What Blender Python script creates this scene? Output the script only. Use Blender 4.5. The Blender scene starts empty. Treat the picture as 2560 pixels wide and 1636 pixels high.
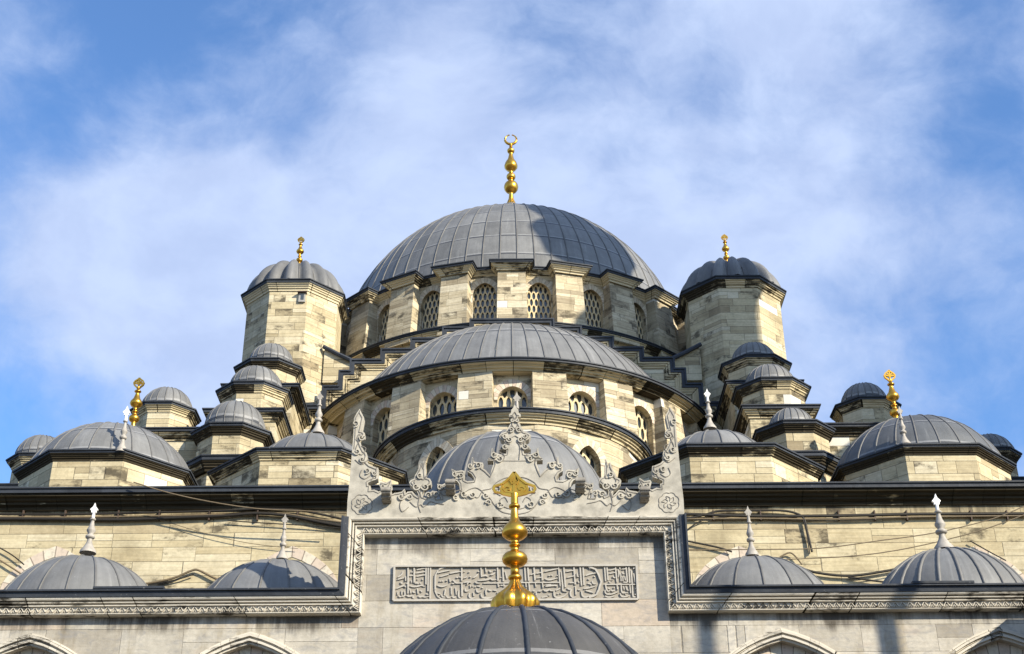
import bpy, math, random
from mathutils import Vector, Matrix
random.seed(7)
S = bpy.context.scene
COL = S.collection
rad = math.radians
EYE = 1.6                                   # camera height; heights called H below are metres above the eye
# ------------------------------------------------------------------ camera
F, PP, RO = 3490.9, rad(29.365), rad(.38)   # focal length in photo pixels (2560 wide), pitch, roll
cam = bpy.data.cameras.new('camera'); camo = bpy.data.objects.new('camera', cam); COL.objects.link(camo)
cam.sensor_width = 36; cam.lens = F / 2560 * 36; cam.clip_start = .1; cam.clip_end = 5000
camo.location = (0, 0, EYE)
camo.rotation_euler = (Matrix.Rotation(rad(90) + PP, 3, 'X') @ Matrix.Rotation(-RO, 3, 'Z')).to_euler()
S.camera = camo
S.view_settings.view_transform = 'Standard'; S.view_settings.look = 'None'
S.view_settings.exposure = 0.74; S.view_settings.gamma = 1
S.render.engine = 'CYCLES'
# ------------------------------------------------------------------ sun and sky
AZ, EL = 50.0, 29.0                         # sun to the right of and behind the viewer
sd = Vector((math.sin(rad(AZ)) * math.cos(rad(EL)), -math.cos(rad(AZ)) * math.cos(rad(EL)), math.sin(rad(EL))))
sl = bpy.data.lights.new('sun', 'SUN'); sl.energy = 5.0; sl.angle = rad(.53); sl.color = (1, .91, .75)
so = bpy.data.objects.new('sun', sl); COL.objects.link(so); so.rotation_euler = sd.to_track_quat('Z', 'Y').to_euler()
so.location = (60, -50, 80)


class NT:
    """small helper round a node tree"""
    def __init__(s, t): s.t = t
    def n(s, k, **kw):
        x = s.t.nodes.new(k)
        for a, v in kw.items(): setattr(x, a, v)
        return x
    def l(s, a, b): s.t.links.new(a, b)
    def inp(s, sock, v):
        if isinstance(v, bpy.types.NodeSocket): s.l(v, sock)
        else: sock.default_value = v
    def m(s, op, a, b=None, c=None, clamp=False):
        x = s.n('ShaderNodeMath', operation=op, use_clamp=clamp)
        for i, v in enumerate((a, b, c)):
            if v is not None: s.inp(x.inputs[i], v)
        return x.outputs[0]
    def vm(s, op, a, b=None):
        x = s.n('ShaderNodeVectorMath', operation=op)
        s.inp(x.inputs[0], a)
        if b is not None: s.inp(x.inputs[1], b)
        return x.outputs['Value'] if op == 'DOT_PRODUCT' else x.outputs[0]
    def xyz(s, a, b, c=0.):
        x = s.n('ShaderNodeCombineXYZ')
        for i, v in enumerate((a, b, c)): s.inp(x.inputs[i], v)
        return x.outputs[0]
    def sep(s, a):
        x = s.n('ShaderNodeSeparateXYZ'); s.l(a, x.inputs[0]); return x.outputs
    def noise(s, vec, scale=1., detail=4., rough=.5, dist=0.):
        x = s.n('ShaderNodeTexNoise'); s.l(vec, x.inputs['Vector'])
        for k, v in (('Scale', scale), ('Detail', detail), ('Roughness', rough), ('Distortion', dist)): x.inputs[k].default_value = v
        return x.outputs[0]
    def white(s, vec):
        x = s.n('ShaderNodeTexWhiteNoise', noise_dimensions='3D'); s.l(vec, x.inputs['Vector']); return x.outputs['Value']
    def mix(s, f, a, b, mode='MIX'):
        x = s.n('ShaderNodeMix', data_type='RGBA', blend_type=mode)
        s.inp(x.inputs[0], f)
        for i, v in ((6, a), (7, b)):
            if isinstance(v, tuple) and len(v) == 3: v = (*v, 1)
            s.inp(x.inputs[i], v)
        return x.outputs[2]
    def ramp(s, f, stops, interp='LINEAR'):
        x = s.n('ShaderNodeValToRGB'); s.l(f, x.inputs[0]); r = x.color_ramp; r.interpolation = interp
        while len(r.elements) < len(stops): r.elements.new(.5)
        for e, (p, c) in zip(r.elements, stops):
            e.position = p; e.color = (*c, 1) if isinstance(c, tuple) else (c, c, c, 1)
        return x.outputs[0]
    def sm(s, v, a, b, lo=0., hi=1.):
        x = s.n('ShaderNodeMapRange', interpolation_type='SMOOTHSTEP')
        s.inp(x.inputs[0], v)
        for i, q in enumerate((a, b, lo, hi)): x.inputs[i + 1].default_value = q
        return x.outputs[0]


W = bpy.data.worlds.new('World'); S.world = W; W.use_nodes = True
W.node_tree.nodes.clear(); w = NT(W.node_tree)
sky = w.n('ShaderNodeTexSky', sky_type='NISHITA'); sky.sun_disc = False
sky.sun_elevation = rad(EL); sky.sun_rotation = math.atan2(sd.x, sd.y)
sky.altitude = 50; sky.air_density = 1.0; sky.dust_density = .6; sky.ozone_density = 3.
tc = w.n('ShaderNodeTexCoord').outputs['Generated']


def pixdir(px, py):
    c, s = math.cos(RO), math.sin(RO); x = px - 1280; y = py - 818
    X = x * c - y * s; Y = x * s + y * c
    return Vector((0, math.cos(PP), math.sin(PP))) + Vector((X / F, 0, 0)) - Vector((0, -math.sin(PP), math.cos(PP))) * (Y / F)


dx, dy, dz = w.sep(tc)
cc = w.xyz(w.m('MULTIPLY', dx, 1.0), w.m('MULTIPLY', dy, 1.0), w.m('MULTIPLY', dz, 1.35))
warp = w.n('ShaderNodeTexNoise'); w.l(cc, warp.inputs['Vector']); warp.inputs['Scale'].default_value = 3.5; warp.inputs['Detail'].default_value = 5
wv = w.vm('ADD', cc, w.vm('MULTIPLY', w.vm('SUBTRACT', warp.outputs['Color'], (.5, .5, .5)), (.16, .16, .16)))
n1 = w.noise(w.vm('ADD', wv, (3.1, .7, 1.9)), 5.6, 12, .60)
n2 = w.noise(w.vm('ADD', wv, (8.1, 2.7, 5.9)), 15, 6, .55)
cl = w.m('ADD', w.m('MULTIPLY', n1, .85), w.m('MULTIPLY', n2, .15))
# broad banks of cloud and openings of blue, as directions in the sky
for px, py, wd, amt in ((640, 130, .085, -.20), (230, 90, .07, -.17), (60, 330, .03, -.06), (800, 280, .04, -.12), (450, 290, .04, -.05), (20, 590, .04, -.07), (60, 1000, .06, -.15), (200, 1040, .04, -.06), (1330, 110, .04, -.13), (960, 40, .05, .06), (1280, 40, .05, .03),
                        (2330, 190, .05, -.11), (2480, 250, .04, -.10), (5, 130, .018, .06), (1150, 420, .10, .12), (620, 560, .09, .12), (330, 500, .06, .10), (1850, 350, .12, .14), (2050, 80, .06, .08), (160, 700, .07, .12),
                        (350, 700, .08, .12), (1600, 600, .10, .05), (2300, 800, .07, -.05), (2450, 1010, .05, -.03), (1640, 150, .04, -.06), (1900, 170, .03, -.10), (850, 700, .08, .06), (2400, 560, .05, .05)):
    dr = pixdir(px, py).normalized()
    d = w.vm('DOT_PRODUCT', tc, tuple(dr))
    g = w.m('EXPONENT', w.m('MULTIPLY', w.m('SUBTRACT', d, 1.), 1. / (wd * wd)))
    cl = w.m('ADD', cl, w.m('MULTIPLY', g, amt))
cf = w.sm(cl, .31, .70, .04, .95)
skyc = w.mix(1., sky.outputs[0], (.100, .138, .172), 'MULTIPLY')
cloudc = w.mix(w.sm(n2, .3, .7), (.35, .43, .625), (.425, .51, .70))
col = w.mix(cf, skyc, cloudc)
bg = w.n('ShaderNodeBackground'); w.l(col, bg.inputs[0]); bg.inputs[1].default_value = .92
wo = w.n('ShaderNodeOutputWorld'); w.l(bg.outputs[0], wo.inputs[0])


# ------------------------------------------------------------------ materials
def mat(name):
    m = bpy.data.materials.new(name); m.use_nodes = True; m.node_tree.nodes.clear()
    t = NT(m.node_tree); b = t.n('ShaderNodeBsdfPrincipled'); o = t.n('ShaderNodeOutputMaterial'); t.l(b.outputs[0], o.inputs[0])
    return m, t, b


def uvs(t, seed=True):
    uv = t.n('ShaderNodeUVMap').outputs[0]
    if seed:
        r = t.n('ShaderNodeObjectInfo').outputs['Random']
        uv = t.vm('ADD', uv, t.xyz(t.m('MULTIPLY', r, 37.), 0., 0.))
    return uv


def ashlar(name, rowh, blen, stops, mortar=.55, stain=.5, crust=0., streak=1.0, rough=.85, vein=0., drips=None, patch=None, jw=.011, rowk=.3):
    m, t, b = mat(name)
    uv = uvs(t); u, v, _ = t.sep(uv)
    geo = t.n('ShaderNodeNewGeometry').outputs['Position']
    # courses of two heights
    rr = t.m('DIVIDE', v, rowh); r0 = t.m('FLOOR', rr)
    wr = t.white(t.xyz(r0, 3.3, 0.)); wr2 = t.white(t.xyz(r0, 9.1, 2.))
    L = t.m('MULTIPLY_ADD', wr, blen * .9, blen * .6)
    un = t.m('MULTIPLY', t.m('SUBTRACT', t.noise(t.xyz(t.m('MULTIPLY', u, .9), t.m('MULTIPLY', r0, 5.7)), 1., 1.), .5), blen * 1.1)
    ub = t.m('ADD', t.m('DIVIDE', t.m('ADD', u, un), L), t.m('MULTIPLY', wr2, 9.))
    c0 = t.m('FLOOR', ub); fu = t.m('SUBTRACT', ub, c0); fv = t.m('SUBTRACT', rr, r0)
    # some blocks are split in two thin courses
    cr = t.white(t.xyz(c0, r0, 1.)); cr2 = t.white(t.xyz(c0, r0, 5.)); cr3 = t.white(t.xyz(c0, r0, 8.))
    half = t.m('GREATER_THAN', cr3, .78)
    fv2 = t.m('FRACT', t.m('MULTIPLY', fv, 2.))
    sub = t.m('MULTIPLY', half, t.m('GREATER_THAN', fv, .5))
    fvm = t.m('ADD', t.m('MULTIPLY', t.m('SUBTRACT', 1., half), fv), t.m('MULTIPLY', half, fv2))
    hh = t.m('SUBTRACT', rowh, t.m('MULTIPLY', half, rowh / 2))
    du = t.m('MULTIPLY', t.m('MINIMUM', fu, t.m('SUBTRACT', 1., fu)), L)
    dv = t.m('MULTIPLY', t.m('MINIMUM', fvm, t.m('SUBTRACT', 1., fvm)), hh)
    wob = t.m('MULTIPLY', t.m('SUBTRACT', t.noise(geo, 14., 2.), .5), .012)
    dist = t.m('ADD', t.m('MINIMUM', du, dv), wob)
    joint = t.sm(dist, jw * .3, jw * 1.3, 1., 0.)
    wrow = t.white(t.xyz(r0, sub, 6.))
    cell = t.m('ADD', t.m('MULTIPLY', wrow, rowk), t.m('MULTIPLY', t.m('FRACT', t.m('ADD', cr, t.m('MULTIPLY', sub, .37))), 1. - rowk))
    colr = t.ramp(cell, stops)
    # bedding streaks
    st = t.noise(t.xyz(t.m('MULTIPLY', u, .8), t.m('MULTIPLY', v, 16.), t.m('MULTIPLY', cell, 40.)), 1., 5., .6)
    colr = t.mix(t.m('MULTIPLY', t.sm(st, .35, .75), .55 * streak), colr, t.mix(1., colr, (.62, .57, .50), 'MULTIPLY'))
    g = t.noise(geo, .55, 6., .62)
    colr = t.mix(t.m('MULTIPLY', t.sm(g, .42, .72), stain), colr, t.mix(1., colr, (.50, .48, .45), 'MULTIPLY'))
    f = t.noise(geo, 9., 5., .7)
    colr = t.mix(t.sm(f, .25, .75, .26, 0.), colr, (.10, .085, .06))
    if vein:
        ws = t.noise(t.xyz(t.m('MULTIPLY', u, 1.3), t.m('MULTIPLY', v, .22)), 1., 5., .65)
        colr = t.mix(t.sm(ws, .48, .72, 0., .7), colr, t.mix(1., colr, (.50, .43, .30), 'MULTIPLY'))
        pk = t.noise(t.vm('MULTIPLY', geo, (.5, .5, 1.1)), 1.1, 4., .6)
        colr = t.mix(t.sm(pk, .58, .74, 0., .45), colr, t.mix(1., colr, (1.0, .78, .68), 'MULTIPLY'))
        vn = t.noise(t.vm('MULTIPLY', geo, (1.2, 1.2, 3.)), 1.6, 8., .65, 1.8)
        colr = t.mix(t.m('MULTIPLY', t.sm(vn, .45, .7), vein), colr, (.20, .20, .205))
    if not vein:
        ws = t.noise(t.xyz(t.m('MULTIPLY', u, .9), t.m('MULTIPLY', v, .16)), 1., 6., .68)
        colr = t.mix(t.sm(ws, .55, .74, 0., .5), colr, t.mix(1., colr, (.40, .38, .34), 'MULTIPLY'))
    if crust:
        k = t.noise(t.vm('MULTIPLY', geo, (1., 1., 1.8)), 1.3, 7., .7)
        kk = t.m('ADD', t.m('MULTIPLY', k, .75), t.m('MULTIPLY', cr2, .25))
        colr = t.mix(t.sm(kk, .60 - .12 * crust, .72 - .10 * crust, 0., .85), colr, (.055, .045, .03))
    if patch:
        colr = t.mix(t.m('MULTIPLY', t.m('GREATER_THAN', cr2, 1 - patch), .9), colr, (.66, .63, .55))
    if drips:
        for z0, ln, amt in drips:
            _, _, gz = t.sep(geo)
            fall = t.sm(gz, z0 - ln, z0 - .02, 0., 1.)
            dn = t.noise(t.xyz(t.m('MULTIPLY', u, 3.6), t.m('MULTIPLY', v, .35)), 1., 7., .72)
            dm = t.noise(t.xyz(t.m('MULTIPLY', u, .55), 4.), 1., 3., .6)
            dd = t.m('MULTIPLY', t.sm(t.m('MULTIPLY', t.m('MULTIPLY_ADD', dm, .9, t.m('MULTIPLY', dn, .62)), t.m('MULTIPLY_ADD', fall, .65, .5)), .66, .98), t.sm(fall, 0., .35))
            dd = t.m('MULTIPLY', dd, t.m('LESS_THAN', gz, z0))
            colr = t.mix(t.m('MULTIPLY', dd, amt), colr, (.05, .04, .028))
    colr = t.mix(t.m('MULTIPLY', joint, mortar), colr, (.08, .065, .045))
    t.l(colr, b.inputs['Base Color']); b.inputs['Roughness'].default_value = rough
    b.inputs['Specular IOR Level'].default_value = .25
    h = t.m('ADD', t.m('MULTIPLY', joint, -1.), t.m('ADD', t.m('MULTIPLY', f, .5), t.m('ADD', t.m('MULTIPLY', st, .25), t.m('MULTIPLY', cell, .35))))
    bp = t.n('ShaderNodeBump'); bp.inputs['Strength'].default_value = .55; bp.inputs['Distance'].default_value = .02
    t.l(h, bp.inputs['Height']); t.l(bp.outputs[0], b.inputs['Normal'])
    return m


CREAM = [(0., (.30, .24, .15)), (.14, (.43, .36, .225)), (.4, (.57, .485, .305)), (.7, (.65, .565, .375)), (.9, (.71, .64, .465)), (1., (.50, .435, .30))]
GREYER = [(0., (.29, .245, .17)), (.22, (.43, .365, .25)), (.5, (.57, .49, .33)), (.8, (.66, .58, .41)), (1., (.72, .66, .51))]
MARB = [(0., (.33, .295, .24)), (.25, (.45, .415, .345)), (.5, (.53, .49, .41)), (.75, (.60, .56, .475)), (.9, (.53, .44, .345)), (1., (.43, .38, .295))]
STONE = ashlar('limestone_blocks', .40, .85, CREAM, stain=.6, crust=.35, mortar=.65, patch=.03, rowk=.2)
TOWERST = ashlar('limestone_tower_blocks', .34, 1.0, CREAM, stain=.7, streak=1.1, mortar=.5, rowk=.5, patch=.02, crust=.2)
DRUMST = ashlar('weathered_limestone_blocks', .36, .75, GREYER, stain=.5, crust=.35, patch=.02, mortar=.4, rowk=.35, streak=1.4)
SEMIST = ashlar('old_weathered_limestone_blocks', .36, .85, GREYER, stain=.6, crust=.65, patch=.03, streak=1.4, mortar=.6, rowk=.5)
WALLST = ashlar('yellow_limestone_wall', .43, 1.25, [(0., (.44, .365, .23)), (.3, (.55, .465, .29)), (.7, (.60, .52, .335)), (1., (.66, .59, .42))], stain=.7, mortar=.6, patch=.03,
                drips=[(EYE + 15.6, 1.2, .8)], crust=.2)
MARBLEP = ashlar('portal_marble_facing', .62, 1.5, MARB, stain=.45, mortar=.5, vein=.5, streak=.3, rough=.6, drips=[(EYE + 11.7, 1.0, .8)], jw=.007)
MARBLE = ashlar('grey_marble_facing', .62, 1.5, MARB, stain=.45, mortar=.5, vein=.5, streak=.3, rough=.6, drips=[(EYE + 9.87, .9, .9)], jw=.007)


def cornice_mat(name, dark, base=(.50, .42, .27), olive=.5, blk=1.1):
    m, t, b = mat(name)
    uv = uvs(t); u, v, _ = t.sep(uv)
    geo = t.n('ShaderNodeNewGeometry').outputs['Position']
    ub = t.m('ADD', t.m('DIVIDE', u, blk), t.m('MULTIPLY', t.noise(t.xyz(u, 0.), .5, 0.), 2.5)); c0 = t.m('FLOOR', ub); fu = t.m('SUBTRACT', ub, c0)
    r = t.white(t.xyz(c0, 4., 0.)); r2 = t.white(t.xyz(c0, 7., 3.))
    colr = t.mix(r2, base, tuple(x * 1.25 for x in base))
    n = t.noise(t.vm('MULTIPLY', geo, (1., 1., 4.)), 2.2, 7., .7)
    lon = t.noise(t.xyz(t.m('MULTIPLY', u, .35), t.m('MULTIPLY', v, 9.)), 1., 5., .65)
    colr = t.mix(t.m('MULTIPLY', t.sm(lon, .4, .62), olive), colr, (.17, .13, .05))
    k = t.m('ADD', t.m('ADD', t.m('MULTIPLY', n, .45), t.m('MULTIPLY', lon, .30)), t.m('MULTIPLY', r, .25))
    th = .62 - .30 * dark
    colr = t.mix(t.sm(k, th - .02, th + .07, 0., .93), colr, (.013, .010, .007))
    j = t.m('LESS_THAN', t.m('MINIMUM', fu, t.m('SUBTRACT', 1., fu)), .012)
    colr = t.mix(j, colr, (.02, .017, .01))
    t.l(colr, b.inputs['Base Color']); b.inputs['Roughness'].default_value = .9; b.inputs['Specular IOR Level'].default_value = .08
    bp = t.n('ShaderNodeBump'); bp.inputs['Strength'].default_value = .6; bp.inputs['Distance'].default_value = .02
    t.l(n, bp.inputs['Height']); t.l(bp.outputs[0], b.inputs['Normal'])
    return m


CORN = cornice_mat('weathered_cornice_stone', .46)
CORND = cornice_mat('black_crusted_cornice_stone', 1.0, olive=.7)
CORNL = cornice_mat('pale_cornice_stone', .22, base=(.56, .485, .33), olive=.25)
CORNM = cornice_mat('marble_moulding', .24, base=(.50, .46, .385), olive=.15, blk=1.5)


def lead_mat(name, base, seamdark=.8, rows=True, spec=.38):
    m, t, b = mat(name)
    uv = t.n('ShaderNodeUVMap').outputs[0]; u, v, _ = t.sep(uv)
    rnd = t.n('ShaderNodeObjectInfo').outputs['Random']
    geo = t.n('ShaderNodeNewGeometry').outputs['Position']
    cu = t.m('FLOOR', u); cv = t.m('FLOOR', v); fv = t.m('SUBTRACT', v, cv); fu = t.m('SUBTRACT', u, cu)
    r = t.white(t.xyz(cu, cv, rnd))
    tone = t.m('MULTIPLY_ADD', r, .34, .83)
    n = t.noise(geo, 1.4, 7., .65); n2 = t.noise(t.xyz(t.m('MULTIPLY', u, 5.), t.m('MULTIPLY', v, .8), rnd), 1., 6., .65)
    tone = t.m('MULTIPLY', tone, t.m('MULTIPLY_ADD', n, .9, .55))
    tone = t.m('MULTIPLY', tone, t.m('MULTIPLY_ADD', n2, .6, .70))
    colr = t.mix(1., (*base, 1), t.xyz(tone, tone, tone), 'MULTIPLY')
    colr = t.mix(t.sm(t.noise(t.xyz(t.m('MULTIPLY', u, 3.1), t.m('MULTIPLY', v, .5), 3.), 1., 6., .7), .58, .72, 0., .30 if rows else 0.), colr, (.38, .38, .37))
    spots = t.noise(geo, 16., 3., .6)
    colr = t.mix(t.sm(spots, .66, .76, 0., .35), colr, (.42, .42, .41))
    if rows:
        e = t.m('ADD', t.m('SUBTRACT', fv, t.m('MULTIPLY', t.white(t.xyz(cu, 2., rnd)), .05)), t.m('MULTIPLY', t.m('SUBTRACT', t.noise(geo, 5., 2.), .5), .02))
        lap = t.m('LESS_THAN', e, .03)
        colr = t.mix(t.m('MULTIPLY', lap, seamdark), colr, (.03, .033, .04))
        lap2 = t.m('MULTIPLY', t.m('GREATER_THAN', e, .03), t.m('LESS_THAN', e, .09))
        colr = t.mix(t.m('MULTIPLY', lap2, .22), colr, (.5, .5, .5))  # paler strip painted in as a highlight along each lap
    t.l(colr, b.inputs['Base Color'])
    b.inputs['Metallic'].default_value = .0; b.inputs['Roughness'].default_value = .55; b.inputs['Specular IOR Level'].default_value = spec
    bp = t.n('ShaderNodeBump'); bp.inputs['Strength'].default_value = .5; bp.inputs['Distance'].default_value = .05
    t.l(t.m('ADD', n, t.m('MULTIPLY', fv, .4 if rows else 0.)), bp.inputs['Height']); t.l(bp.outputs[0], b.inputs['Normal'])
    return m


LEAD = lead_mat('grey_sheet_lead', (.150, .150, .146))
LEADN = lead_mat('grey_sheet_lead_plain', (.140, .140, .138), rows=False)
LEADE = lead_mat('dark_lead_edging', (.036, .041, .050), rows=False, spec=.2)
RIB = lead_mat('lead_roll_seam', (.125, .122, .116), rows=False)


def simple(name, c, rough=.6, metal=0., noise=.3, nscale=5., spec=.4, bump=.0, c2=None):
    m, t, b = mat(name)
    geo = t.n('ShaderNodeNewGeometry').outputs['Position']
    n = t.noise(geo, nscale, 5., .6)
    colr = t.mix(t.sm(n, .3, .75, 0., noise), c, c2 if c2 else tuple(x * .45 for x in c))
    t.l(colr, b.inputs['Base Color']); b.inputs['Roughness'].default_value = rough; b.inputs['Metallic'].default_value = metal
    b.inputs['Specular IOR Level'].default_value = spec
    if metal: t.l(t.m('MULTIPLY_ADD', n, .2, rough - .08), b.inputs['Roughness'])
    if bump:
        bp = t.n('ShaderNodeBump'); bp.inputs['Strength'].default_value = bump; bp.inputs['Distance'].default_value = .02
        t.l(n, bp.inputs['Height']); t.l(bp.outputs[0], b.inputs['Normal'])
    return m


GOLD = simple('gilded_copper', (.84, .47, .07), .30, 1., .65, 5., c2=(.40, .18, .02))
GLASS = simple('dark_window_glass', (.055, .068, .075), .12, 0., .3, 3., .7)
LATT = simple('plaster_window_lattice', (.60, .50, .31), .8, 0., .35, 6., .2, .2)
MSTONE = simple('weathered_white_marble', (.37, .34, .295), .6, 0., .6, 7., .4, .2)
MWHITE = simple('clean_white_marble', (.86, .85, .82), .35, 0., .1, 7., .6)
MCARVE = simple('carved_grey_marble', (.47, .435, .36), .75, 0., .75, 3.0, .25, .7)
MCUT = simple('carved_marble_relief', (.44, .41, .355), .75, 0., .3, 4., .25, .1)
MGROUND = simple('recessed_marble_ground', (.31, .28, .23), .8, 0., .25, 5., .2, .1)
CABLE = simple('black_cable', (.022, .018, .013), .6, 0., .3, 9.)
CABLEB = simple('brown_cable', (.16, .12, .07), .6, 0., .4, 9.)
IRON = simple('rusty_iron', (.07, .045, .03), .7, 0., .5, 9.)
BOX = simple('grey_metal_box', (.33, .32, .29), .5, 0., .3, 9.)


def vouss_mat(name, a, bcol, k=.5):
    m, t, b = mat(name)
    uv = t.n('ShaderNodeUVMap').outputs[0]; u, v, _ = t.sep(uv)
    geo = t.n('ShaderNodeNewGeometry').outputs['Position']
    c0 = t.m('FLOOR', u); fu = t.m('SUBTRACT', u, c0)
    r = t.white(t.xyz(c0, 1., 2.))
    alt = t.m('GREATER_THAN', t.m('ADD', t.m('MULTIPLY', t.m('FRACT', t.m('MULTIPLY', c0, .5)), 1.2), t.m('MULTIPLY', r, .5)), k)
    colr = t.mix(alt, a, bcol); n = t.noise(geo, 8., 6., .7)
    colr = t.mix(t.sm(n, .45, .75, 0., .6), colr, tuple(x * .45 for x in bcol))
    j = t.m('LESS_THAN', t.m('MINIMUM', fu, t.m('SUBTRACT', 1., fu)), .05)
    colr = t.mix(t.m('MULTIPLY', j, .7), colr, (.10, .07, .05))
    t.l(colr, b.inputs['Base Color']); b.inputs['Roughness'].default_value = .8
    return m


VOUS = vouss_mat('cream_arch_stones', (.58, .51, .38), (.50, .42, .30))
VOUSP = vouss_mat('pink_and_white_arch_stones', (.60, .54, .43), (.53, .43, .34))
VOUSW = vouss_mat('pinkish_marble_arch_stones', (.58, .52, .41), (.52, .43, .34))
MBRACK = simple('shade_toned_marble', (.30, .275, .235), .75, 0., .7, 6., .2, .4)  # mottled marble, darkened to stand for the brackets' shaded undersides
MGROOVE = simple('dark_carving_line', (.23, .21, .18), .85, 0., .4, 5., .2)  # darker tone for the fine lines on the crest
PAVE = ashlar('courtyard_paving', .6, .9, [(0., (.09, .085, .075)), (.5, (.13, .125, .11)), (1., (.17, .16, .14))], stain=.4)


# ------------------------------------------------------------------ mesh builder
ORG = {}


class MB:
    def __init__(s): s.v = []; s.f = []; s.uv = []; s.s = []
    def face(s, pts, uv=None, smooth=False):
        i = len(s.v); s.v += [tuple(p) for p in pts]; s.f.append(list(range(i, i + len(pts))))
        s.uv.append(uv if uv else [(p[0] + p[1], p[2]) for p in pts]); s.s.append(smooth)
    def grid(s, rows, uvf=None, smooth=True, closed=False):
        base = len(s.v); nr = len(rows); nc = len(rows[0])
        for r in rows: s.v += [tuple(p) for p in r]
        for i in range(nr - 1):
            for j in range(nc if closed else nc - 1):
                j2 = (j + 1) % nc
                s.f.append([base + i * nc + j, base + i * nc + j2, base + (i + 1) * nc + j2, base + (i + 1) * nc + j])
                s.uv.append([uvf(i, j), uvf(i, j + 1), uvf(i + 1, j + 1), uvf(i + 1, j)] if uvf else [(0, 0)] * 4)
                s.s.append(smooth)
    def box(s, x0, x1, y0, y1, z0, z1):
        P = lambda a, b, c: (a, b, c)
        for q, uv in (([P(x0, y0, z0), P(x1, y0, z0), P(x1, y0, z1), P(x0, y0, z1)], 'xz'), ([P(x1, y1, z0), P(x0, y1, z0), P(x0, y1, z1), P(x1, y1, z1)], 'xz'),
                      ([P(x0, y1, z0), P(x0, y0, z0), P(x0, y0, z1), P(x0, y1, z1)], 'yz'), ([P(x1, y0, z0), P(x1, y1, z0), P(x1, y1, z1), P(x1, y0, z1)], 'yz'),
                      ([P(x0, y0, z1), P(x1, y0, z1), P(x1, y1, z1), P(x0, y1, z1)], 'xy'), ([P(x0, y1, z0), P(x1, y1, z0), P(x1, y0, z0), P(x0, y0, z0)], 'xy')):
            ix = {'x': 0, 'y': 1, 'z': 2}
            s.face(q, [(p[ix[uv[0]]], p[ix[uv[1]]]) for p in q])
    def prism(s, pts, mp, h0, h1, uvoff=0.):
        """pts: closed outline (a,b); mp(a,b,h)->3D; faces at h0 and h1 and the rim between"""
        n = len(pts)
        s.face([mp(a, b, h1) for a, b in pts], [(a + uvoff, b) for a, b in pts])
        s.face([mp(a, b, h0) for a, b in reversed(pts)], [(a + uvoff, b) for a, b in reversed(pts)])
        for i in range(n):
            a, b = pts[i], pts[(i + 1) % n]
            s.face([mp(*a, h0), mp(*b, h0), mp(*b, h1), mp(*a, h1)], [(a[0], a[1]), (b[0], b[1]), (b[0] + .1, b[1] + .1), (a[0] + .1, a[1] + .1)])
    def lathe(s, prof, c, n=24, axis=None, smooth=True, lob=None):
        rows = []
        for r, z in prof:
            row = []
            for j in range(n):
                a = 2 * math.pi * j / n
                k = 1 + (lob[0] * (abs(math.cos(a * lob[1] / 2)) - .6) if lob and z < lob[2] else 0)
                row.append((c[0] + r * k * math.cos(a), c[1] + r * k * math.sin(a), c[2] + z))
            rows.append(row)
        s.grid(rows, lambda i, j: (j / n, prof[i][1]), smooth, True)
    def tube(s, pts, r, n=6, smooth=True):
        pts = [Vector(p) for p in pts]; rows = []
        for i, p in enumerate(pts):
            d = (pts[min(i + 1, len(pts) - 1)] - pts[max(i - 1, 0)]).normalized()
            a = d.cross(Vector((0, 0, 1)))
            if a.length < .1: a = d.cross(Vector((1, 0, 0)))
            a.normalize(); b2 = d.cross(a); rr = r[i] if isinstance(r, (list, tuple)) else r
            rows.append([p + a * rr * math.cos(q * 2 * math.pi / n) + b2 * rr * math.sin(q * 2 * math.pi / n) for q in range(n)])
        s.grid(rows, lambda i, j: (i * .3, j / n), smooth, True)
    def ribbon(s, pts, wd, mp, h0, h1):
        """raised flat stroke along pts (a,b)"""
        n = len(pts); MB.k = (getattr(MB, 'k', 0) + 1) % 61; h1 = h1 + (MB.k * .00011 if h1 > h0 else -MB.k * .00011)
        L = []; R = []
        for i in range(n):
            a = pts[max(i - 1, 0)]; b = pts[min(i + 1, n - 1)]
            dx_, dy_ = b[0] - a[0], b[1] - a[1]; l = math.hypot(dx_, dy_) or 1
            ww = (wd[i] if isinstance(wd, (list, tuple)) else wd) / 2
            nx, ny = -dy_ / l * ww, dx_ / l * ww
            L.append((pts[i][0] + nx, pts[i][1] + ny)); R.append((pts[i][0] - nx, pts[i][1] - ny))
        for i in range(n - 1):
            s.face([mp(*R[i], h1), mp(*R[i + 1], h1), mp(*L[i + 1], h1), mp(*L[i], h1)])
            s.face([mp(*L[i], h0), mp(*L[i], h1), mp(*L[i + 1], h1), mp(*L[i + 1], h0)])
            s.face([mp(*R[i], h0), mp(*R[i + 1], h0), mp(*R[i + 1], h1), mp(*R[i], h1)])
        for i in (0, n - 1):
            s.face([mp(*R[i], h0), mp(*R[i], h1), mp(*L[i], h1), mp(*L[i], h0)])
    def build(s, name, m, parent=None, org=None):
        o3 = Vector(org) if org is not None else (ORG[parent.name] if parent else Vector((0, 0, 0)))
        me = bpy.data.meshes.new(name)
        me.from_pydata([tuple(Vector(p) - o3) for p in s.v], [], s.f)
        ul = me.uv_layers.new(name='UVMap'); k = 0
        flat = []
        for q in s.uv:
            for a in q: flat += [a[0], a[1]]
        ul.data.foreach_set('uv', flat)
        me.polygons.foreach_set('use_smooth', s.s)
        me.materials.append(m); me.update()
        o = bpy.data.objects.new(name, me); COL.objects.link(o)
        if parent: o.parent = parent
        else: o.location = o3
        ORG[o.name] = o3
        return o


def tag(o, label=None, cat=None, group=None, kind=None):
    for k, v in (('label', label), ('category', cat), ('group', group), ('kind', kind)):
        if v: o[k] = v
    return o


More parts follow.
